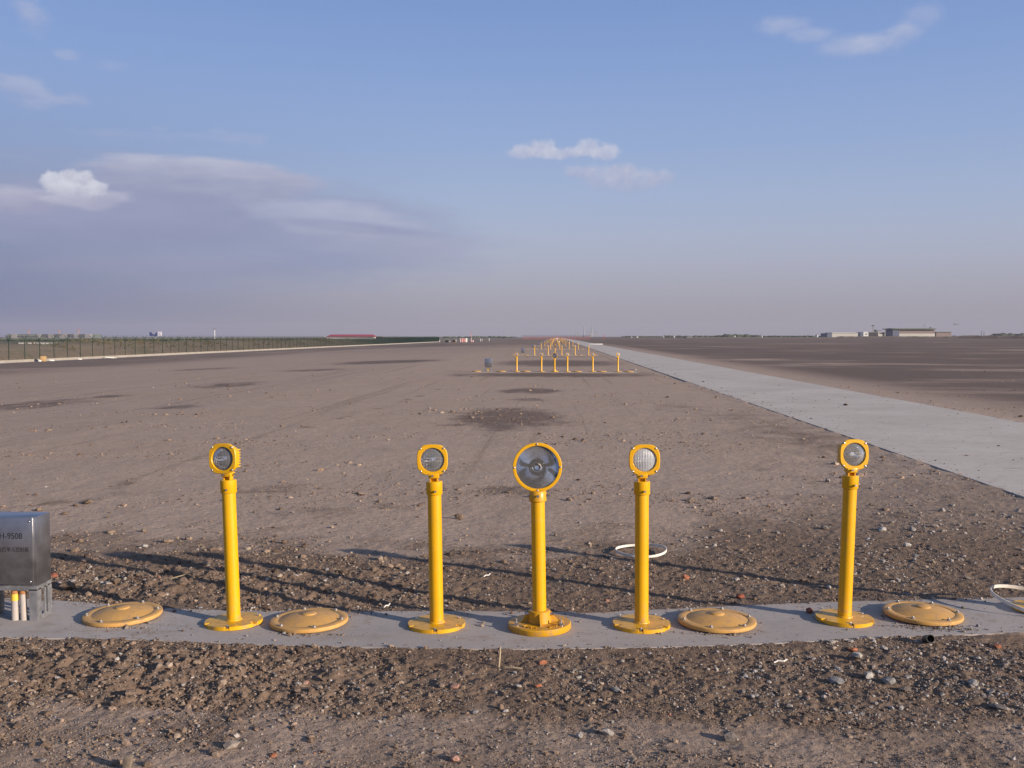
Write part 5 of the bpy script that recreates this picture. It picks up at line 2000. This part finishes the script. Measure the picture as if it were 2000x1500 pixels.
# small things at the end of the fence
for (px0, px1, top, bot, D, m_, nm, cat, lb) in (
        (870.5, 874.5, 665.6, 669.5, 235, DARK, "parked_truck", "truck", "small dark truck parked just past the end of the green fence"),
        (884, 889, 666.2, 670.0, 235, RUST, "parked_tractor", "tractor", "small rust coloured tractor left of the striped cabin")):
    g = thing(nm, lb, cat, (xat((px0 + px1) / 2, D), D, 0))
    part("body", m_, g, [(px0, px1, top + 1.2, bot - 0.8, D, 1.6)])
    part("cab", DARK if m_ is RUST else WHITE, g, [(px0 + 0.4, px0 + 2.0, top, top + 1.3, D + 0.2, 1.2)])
    for q in (0.8, px1 - px0 - 0.8):
        b = MB()
        c = at_dist(px0 + q, bot - 0.5, D)
        b.tube((c.x, D - 0.06, 0.26), (c.x, D + 0.25, 0.26), 0.26, 0.26, 14)
        o = b.build("wheel", DARKMETAL)
        o.data.transform(Matrix.Translation(-Vector(g.location)))
        o.parent = g
for k, (px, top, bot, D, w, lb) in enumerate(((938.5, 661, 667.5, 280, 0.8, "left one of the two thin white posts right of the striped mast"), (941.5, 661.5, 667.5, 285, 0.8, "right one of the two thin white posts right of the striped mast"),
                                             (955.3, 660.0, 667, 290, 0.9, "tall white post standing alone between the striped mast and the lights"), (890.5, 663.5, 668, 260, 1.3, "white post between the tractor and the striped cabin"), (878.5, 666, 669, 250, 1.4, "short white post between the truck and the tractor"), (858.6, 664, 669, 240, 1.0, "white post at the end of the green fence"))):
    b = MB()
    c = at_dist(px, bot, D)
    hz = zat(px, top, D)
    r_ = w / FPX * D / 2
    b.lathe([(0, 0), (r_, 0), (r_, hz * 0.94), (r_ * 0.6, hz), (0, hz)], 10)
    tag(b.build("marker_post", WHITE, None, (c.x, D, 0)), lb, "marker post", "white marker posts at the far end")

# localiser aerial
D = 400
g = thing("antenna_array", "wide red lattice aerial row with dark tips behind the vanishing rows of lights", "antenna", (xat(1087, D), D, 0))
ax0, ax1 = xat(1021.5, D), xat(1152, D)
for k in range(24):
    x = ax0 + (ax1 - ax0) * k / 23
    b = MB()
    b.box((x - g.location.x, -0.3, 1.72), (0.30, 0.9, 0.26))
    b.mat = 1
    b.tube((x - g.location.x, 0, 0), (x - g.location.x, 0, 1.60), 0.05, 0.05, 6)
    b.tube((x - g.location.x, 1.2, 0), (x - g.location.x, 0, 1.2), 0.04, 0.04, 6)
    b.build("aerial", [DARKMETAL, PALERED], g)
b = MB()
for z in (0.35, 0.95, 1.45):
    b.box((0, 0.05, z), (ax1 - ax0, 0.06, 0.07))
for k in range(69):
    x = ax0 + (ax1 - ax0) * (k + 0.5) / 69 - g.location.x
    b.tube((x - 0.22, 0.08, 0.35 if k % 2 else 1.45), (x + 0.22, 0.08, 1.45 if k % 2 else 0.35), 0.022, 0.022, 5)
b.build("lattice", PALERED, g)
g = thing("monitor_mast", "short mast between two white boxes where the rows of lights meet", "mast", (xat(1087.3, 330), 330, 0))
b = MB()
b.tube((0, 0, 0), (0, 0, zat(1087, 653.5, 330)), 0.07, 0.05, 8)
b.build("pole", RED, g)
for s_ in (-1, 1):
    b = MB()
    b.box((s_ * 0.26, 0, 0.45), (0.26, 0.3, 0.9), None, 0.02)
    b.build("cabinet", WHITE, g)
D = 420
g = thing("red_mast", "thin red mast right of the aerial row, beside the far end of the road", "mast", (xat(1179.5, D), D, 0))
part("pole", RED, g, [(1179.2, 1179.9, 653, 664.5, D, 0.14)])
part("foot", GREY, g, [(1178.6, 1180.5, 663.2, 664.0, D - 0.1, 0.4)])
b = MB()
c = at(1155, 672.5)
b.box((0, 0, 0.03), (2.4, 1.2, 0.14), None, 0.03)
tag(b.build("concrete_block", WHITE, None, (c.x + 0.8, c.y, 0)), "pale flat concrete block beside the far end of the road", "block")

# hazy towers and chimneys
D = 3900
for k, (p0, p1, tp, lb) in enumerate(((1126, 1131, 650.5, "leftmost of the three faint grey towers on the horizon"), (1150, 1156, 649.5, "middle of the three faint grey towers on the horizon"), (1162, 1167.5, 649.5, "rightmost of the three faint grey towers on the horizon"))):
    g = thing("tower_block", lb, "tower", (xat((p0 + p1) / 2, D), D, 0), 0, "faint towers on the horizon")
    part("wall", TOWERGREY, g, [(p0, p1, tp, 657.6, D, 14)])
    part("roof", GREY, g, [(p0 - 0.4, p1 + 0.4, tp - 0.5, tp, D - 1, 16)])
for k, (px, tp, lb) in enumerate(((1140.5, 637, "left one of the two faint thin chimneys on the horizon"), (1156.3, 636, "right one of the two faint thin chimneys on the horizon"))):
    b = MB()
    hz = zat(px, tp, D)
    b.lathe([(0, 0), (3.4, 0), (2.0, hz * 0.5), (1.3, hz), (0, hz)], 14)
    tag(b.build("chimney", TOWERGREY, None, (xat(px, D + 40), D + 40, 0)), lb, "chimney", "faint chimneys on the horizon")

# small white buildings in the trees
WH = [(1245, 656.5, 2.2, "leftmost small white house in the trees right of the red mast"), (1234, 657.3, 1.4, "tiny white house just left of the leftmost larger one in the trees"), (1296.5, 656.5, 1.2, "narrow white house where the dark trees begin"),
      (1317.5, 655.5, 1.6, "white house with pale upper part above the middle trees"), (1348, 657.4, 8, "long low white house in the middle of the trees"), (1361, 658.4, 2.6, "white house standing before the dark trees, left of a smaller one"), (1367.5, 659.4, 2.0, "small white house low before the dark trees"),
      (1436, 655.4, 2.0, "white house rising out of the leafy clump"), (1489, 654.6, 1.6, "white house at the end of a grey roof, right of the leafy clump"), (1597, 653.6, 2.4, "white tower-like house left of the long cream hangar")]
for px, tp, w, lb in WH:
    D = 985 if px < 1590 else 860
    g = thing("white_house", lb, "house", (xat(px, D), D, 0), 0, "small white houses along the trees")
    part("wall", WHITE, g, [(px - w / 2, px + w / 2, tp + 0.3, 660.2, D, 6)])
    part("roof", GREY, g, [(px - w / 2 - 0.2, px + w / 2 + 0.2, tp - 0.1, tp + 0.3, D - 0.5, 7)])

# buildings at the right
D = 900
g = thing("hangar", "long cream hangar with blue grey end walls among the trees at the right", "hangar", (xat(1655, D), D, 0))
part("wall", CREAM, g, [(1625, 1680, 650.2, 659.5, D, 22)])
part("end_wall", BLUEGREY, g, [(1615.5, 1625, 650.8, 659.5, D, 22), ])
part("ramp_wall", BLUEGREY, g, [(1680, 1686, 649.2, 659.5, D - 1, 20)])
part("roof", WHITE, g, [(1624.5, 1672, 649.5, 650.2, D - 0.6, 23)])
g = thing("white_annexe", "white annexe with a dark doorway between the hangar and the dark sheds", "building", (xat(1691, D), D, 0))
part("wall", WHITE, g, [(1686.3, 1696, 648.2, 659.5, D, 14)])
part("door", DARK, g, [(1690, 1694, 651.6, 653.4, D - 0.1, 0.4)])
g = thing("dark_shed", "dark low sheds with open fronts between the white annexe and the flat roofed building", "shed", (xat(1718, D), D, 0))
part("wall", DARK, g, [(1696.4, 1715, 649, 659.5, D, 12), (1717.5, 1728, 650.6, 652.3, D + 1, 8), (1730.5, 1741, 650.8, 652.3, D + 1, 8)])
part("roof", CREAM, g, [(1696, 1742, 648.4, 649.0, D - 0.5, 14)])
part("pillar", CREAM, g, [(1715, 1717.4, 649.1, 659.5, D, 10), (1728, 1730.4, 649.1, 659.5, D, 10), (1717.5, 1741, 652.3, 659.5, D + 1, 9)])
g = thing("radio_mast", "dark lattice radio mast above the dark sheds at the right", "mast", (xat(1705, D + 10), D + 10, 0))
b = MB()
for k in range(4):
    a = PI / 4 + k * PI / 2
    b.tube((math.cos(a) * 0.7, math.sin(a) * 0.7, 0), (math.cos(a) * 0.25, math.sin(a) * 0.25, zat(1705, 636, D + 10)), 0.12, 0.08, 5)
for k in range(8):
    b.box((0, 0, 1.2 * k + 0.8), (1.1 - 0.07 * k, 1.1 - 0.07 * k, 0.08))
b.build("lattice", GREY, g, smooth=0)
part("platform", DARKMETAL, g, [(1703.4, 1706.6, 635.2, 637.2, D + 9, 1.8)])
part("aerial", GREY, g, [(1704.8, 1705.1, 630, 635.2, D + 10, 0.1)])
g = thing("excavator", "dark digger with a raised horizontal arm beside the radio mast", "digger", (xat(1712, D - 8), D - 8, 0))
part("cab", DARK, g, [(1708.4, 1712, 643.8, 648.2, D + 13, 2)])
part("arm", DARKMETAL, g, [(1710, 1721, 644.9, 645.7, D + 13.4, 0.6)])
part("body", DARK, g, [(1709, 1715, 647.0, 659, D + 13, 3)])

D = 860
g = thing("terminal_building", "flat roofed green building with a row of windows under wide eaves at the far right", "building", (xat(1786, D), D, 0))
part("wall", PINKWALL, g, [(1746, 1826, 643.8, 659.5, D, 20)])
part("end_wall", BLUEGREY, g, [(1743.6, 1756, 643.5, 659.5, D - 0.6, 19)])
part("eaves", OLIVE, g, [(1741, 1828, 641.6, 643.3, D - 2, 24)])
part("roof", GREY, g, [(1747, 1825, 640.9, 641.5, D - 0.5, 20)])
for k in range(14):
    p = 1758 + k * 4.85
    part("window", DARK, g, [(p, p + 2.6, 644.2, 646.4, D - 0.12, 0.3)])
part("base_band", CREAM, g, [(1756.2, 1826, 651.6, 659, D - 0.3, 0.6)])
part("rooftop_frame", GREY, g, [(1803.0, 1803.5, 635.4, 641, D + 6, 0.3), (1806.5, 1807, 635.4, 641, D + 6, 0.3), (1802.6, 1807.4, 634.6, 635.6, D + 6, 0.4), (1804.8, 1805.1, 629, 634.6, D + 6, 0.1)])
part("rooftop_unit", DARKMETAL, g, [(1816.4, 1818.6, 639.2, 640.9, D + 5, 2)])
g = thing("low_annexe", "long low pink annexe running right from the green roofed building", "building", (xat(1842, D), D, 0))
part("wall", PINKWALL, g, [(1828.4, 1858, 649.0, 659, D, 10)])
part("roof", OLIVE, g, [(1828.4, 1858.4, 648.2, 648.9, D - 0.6, 11)])
for k, (px, tp, m_, lb) in enumerate(((1916.5, 646, DARKMETAL, "leftmost thin dark pole over the right hand bank"), (1921.5, 647, DARKMETAL, "middle thin dark pole over the right hand bank"), (1927.5, 646, WHITE, "thin pale pole right of the two dark ones over the bank"))):
    D = 900
    b = MB()
    hz = zat(px, tp, D)
    b.lathe([(0, 0), (0.22, 0), (0.15, hz), (0, hz)], 8)
    b.box((0, 0, hz - 0.3), (0.7, 0.2, 0.2))
    tag(b.build("pole", m_, None, (xat(px, D), D, 0)), lb, "pole", "poles over the right hand bank")

# aircraft climbing out
D = 2600
pc = at_dist(1868, 633.2, D)
k_ = 17.0 / FPX * D / 2
g = thing("airliner", "grey airliner low in the sky above the bank at the right", "aircraft", tuple(pc), rad(38))
b = MB()
q = k_ * 1.02
b.lathe([(0, -q), (q * 0.05, -q * 0.93), (q * 0.105, -q * 0.75), (q * 0.11, 0.0), (q * 0.105, q * 0.45), (q * 0.05, q * 0.9), (0, q)], 20, Matrix.Rotation(PI / 2, 4, "Y"))
b.build("fuselage", AIRGREY, g)
for s_ in (-1, 1):
    b = MB()
    th = q * 0.02
    pts = [(0.20 * q, s_ * 0.08 * q), (-0.18 * q, s_ * 0.08 * q), (-0.40 * q, s_ * 0.95 * q), (-0.28 * q, s_ * 0.97 * q)]
    vs = [(x, y, -0.05 * q + abs(y) * 0.10 - th) for x, y in pts] + [(x, y, -0.05 * q + abs(y) * 0.10 + th) for x, y in pts]
    b.add(vs, [(0, 1, 2, 3), (4, 7, 6, 5), (0, 4, 5, 1), (1, 5, 6, 2), (2, 6, 7, 3), (3, 7, 4, 0)])
    b.build("wing", AIRGREY, g, smooth=0)
    b = MB()
    b.lathe([(0, -0.16 * q), (0.055 * q, -0.14 * q), (0.06 * q, 0), (0.035 * q, 0.15 * q), (0, 0.15 * q)], 14, Matrix.Translation((0.05 * q, s_ * 0.34 * q, -0.10 * q)) @ Matrix.Rotation(PI / 2, 4, "Y"))
    b.build("engine", AIRGREY, g)
    b = MB()
    pts = [(-0.70 * q, s_ * 0.05 * q), (-0.88 * q, s_ * 0.05 * q), (-0.98 * q, s_ * 0.36 * q), (-0.90 * q, s_ * 0.36 * q)]
    vs = [(x, y, 0.04 * q - th) for x, y in pts] + [(x, y, 0.04 * q + th * 0.4) for x, y in pts]
    b.add(vs, [(0, 1, 2, 3), (4, 7, 6, 5), (0, 4, 5, 1), (1, 5, 6, 2), (2, 6, 7, 3), (3, 7, 4, 0)])
    b.build("tailplane", AIRGREY, g, smooth=0)
b = MB()
pts = [(-0.62 * q, 0.06 * q), (-0.90 * q, 0.06 * q), (-1.0 * q, 0.40 * q), (-0.86 * q, 0.40 * q)]
vs = [(x, -th, z) for x, z in pts] + [(x, th, z) for x, z in pts]
b.add(vs, [(0, 1, 2, 3), (4, 7, 6, 5), (0, 4, 5, 1), (1, 5, 6, 2), (2, 6, 7, 3), (3, 7, 4, 0)])
b.build("tail_fin", AIRGREY, g, smooth=0)

# ------------------------------------------------------------------ hazy air
HZ = bpy.data.materials.new("hazy_air")
HZ.use_nodes = True
t = NT(HZ.node_tree)
t.n.remove(HZ.node_tree.nodes["Principled BSDF"])
pv = t.new("ShaderNodeVolumePrincipled")
pv.inputs["Color"].default_value = (0.56, 0.565, 0.67, 1)
pv.inputs["Density"].default_value = 0.00016
pv.inputs["Anisotropy"].default_value = 0.0
t.l.new(pv.outputs[0], HZ.node_tree.nodes["Material Output"].inputs["Volume"])
b = MB()
b.box((0, 2600, 33.5), (14000, 6000, 73.0))
o = b.build("haze", HZ, None, smooth=0)
o["kind"] = "stuff"
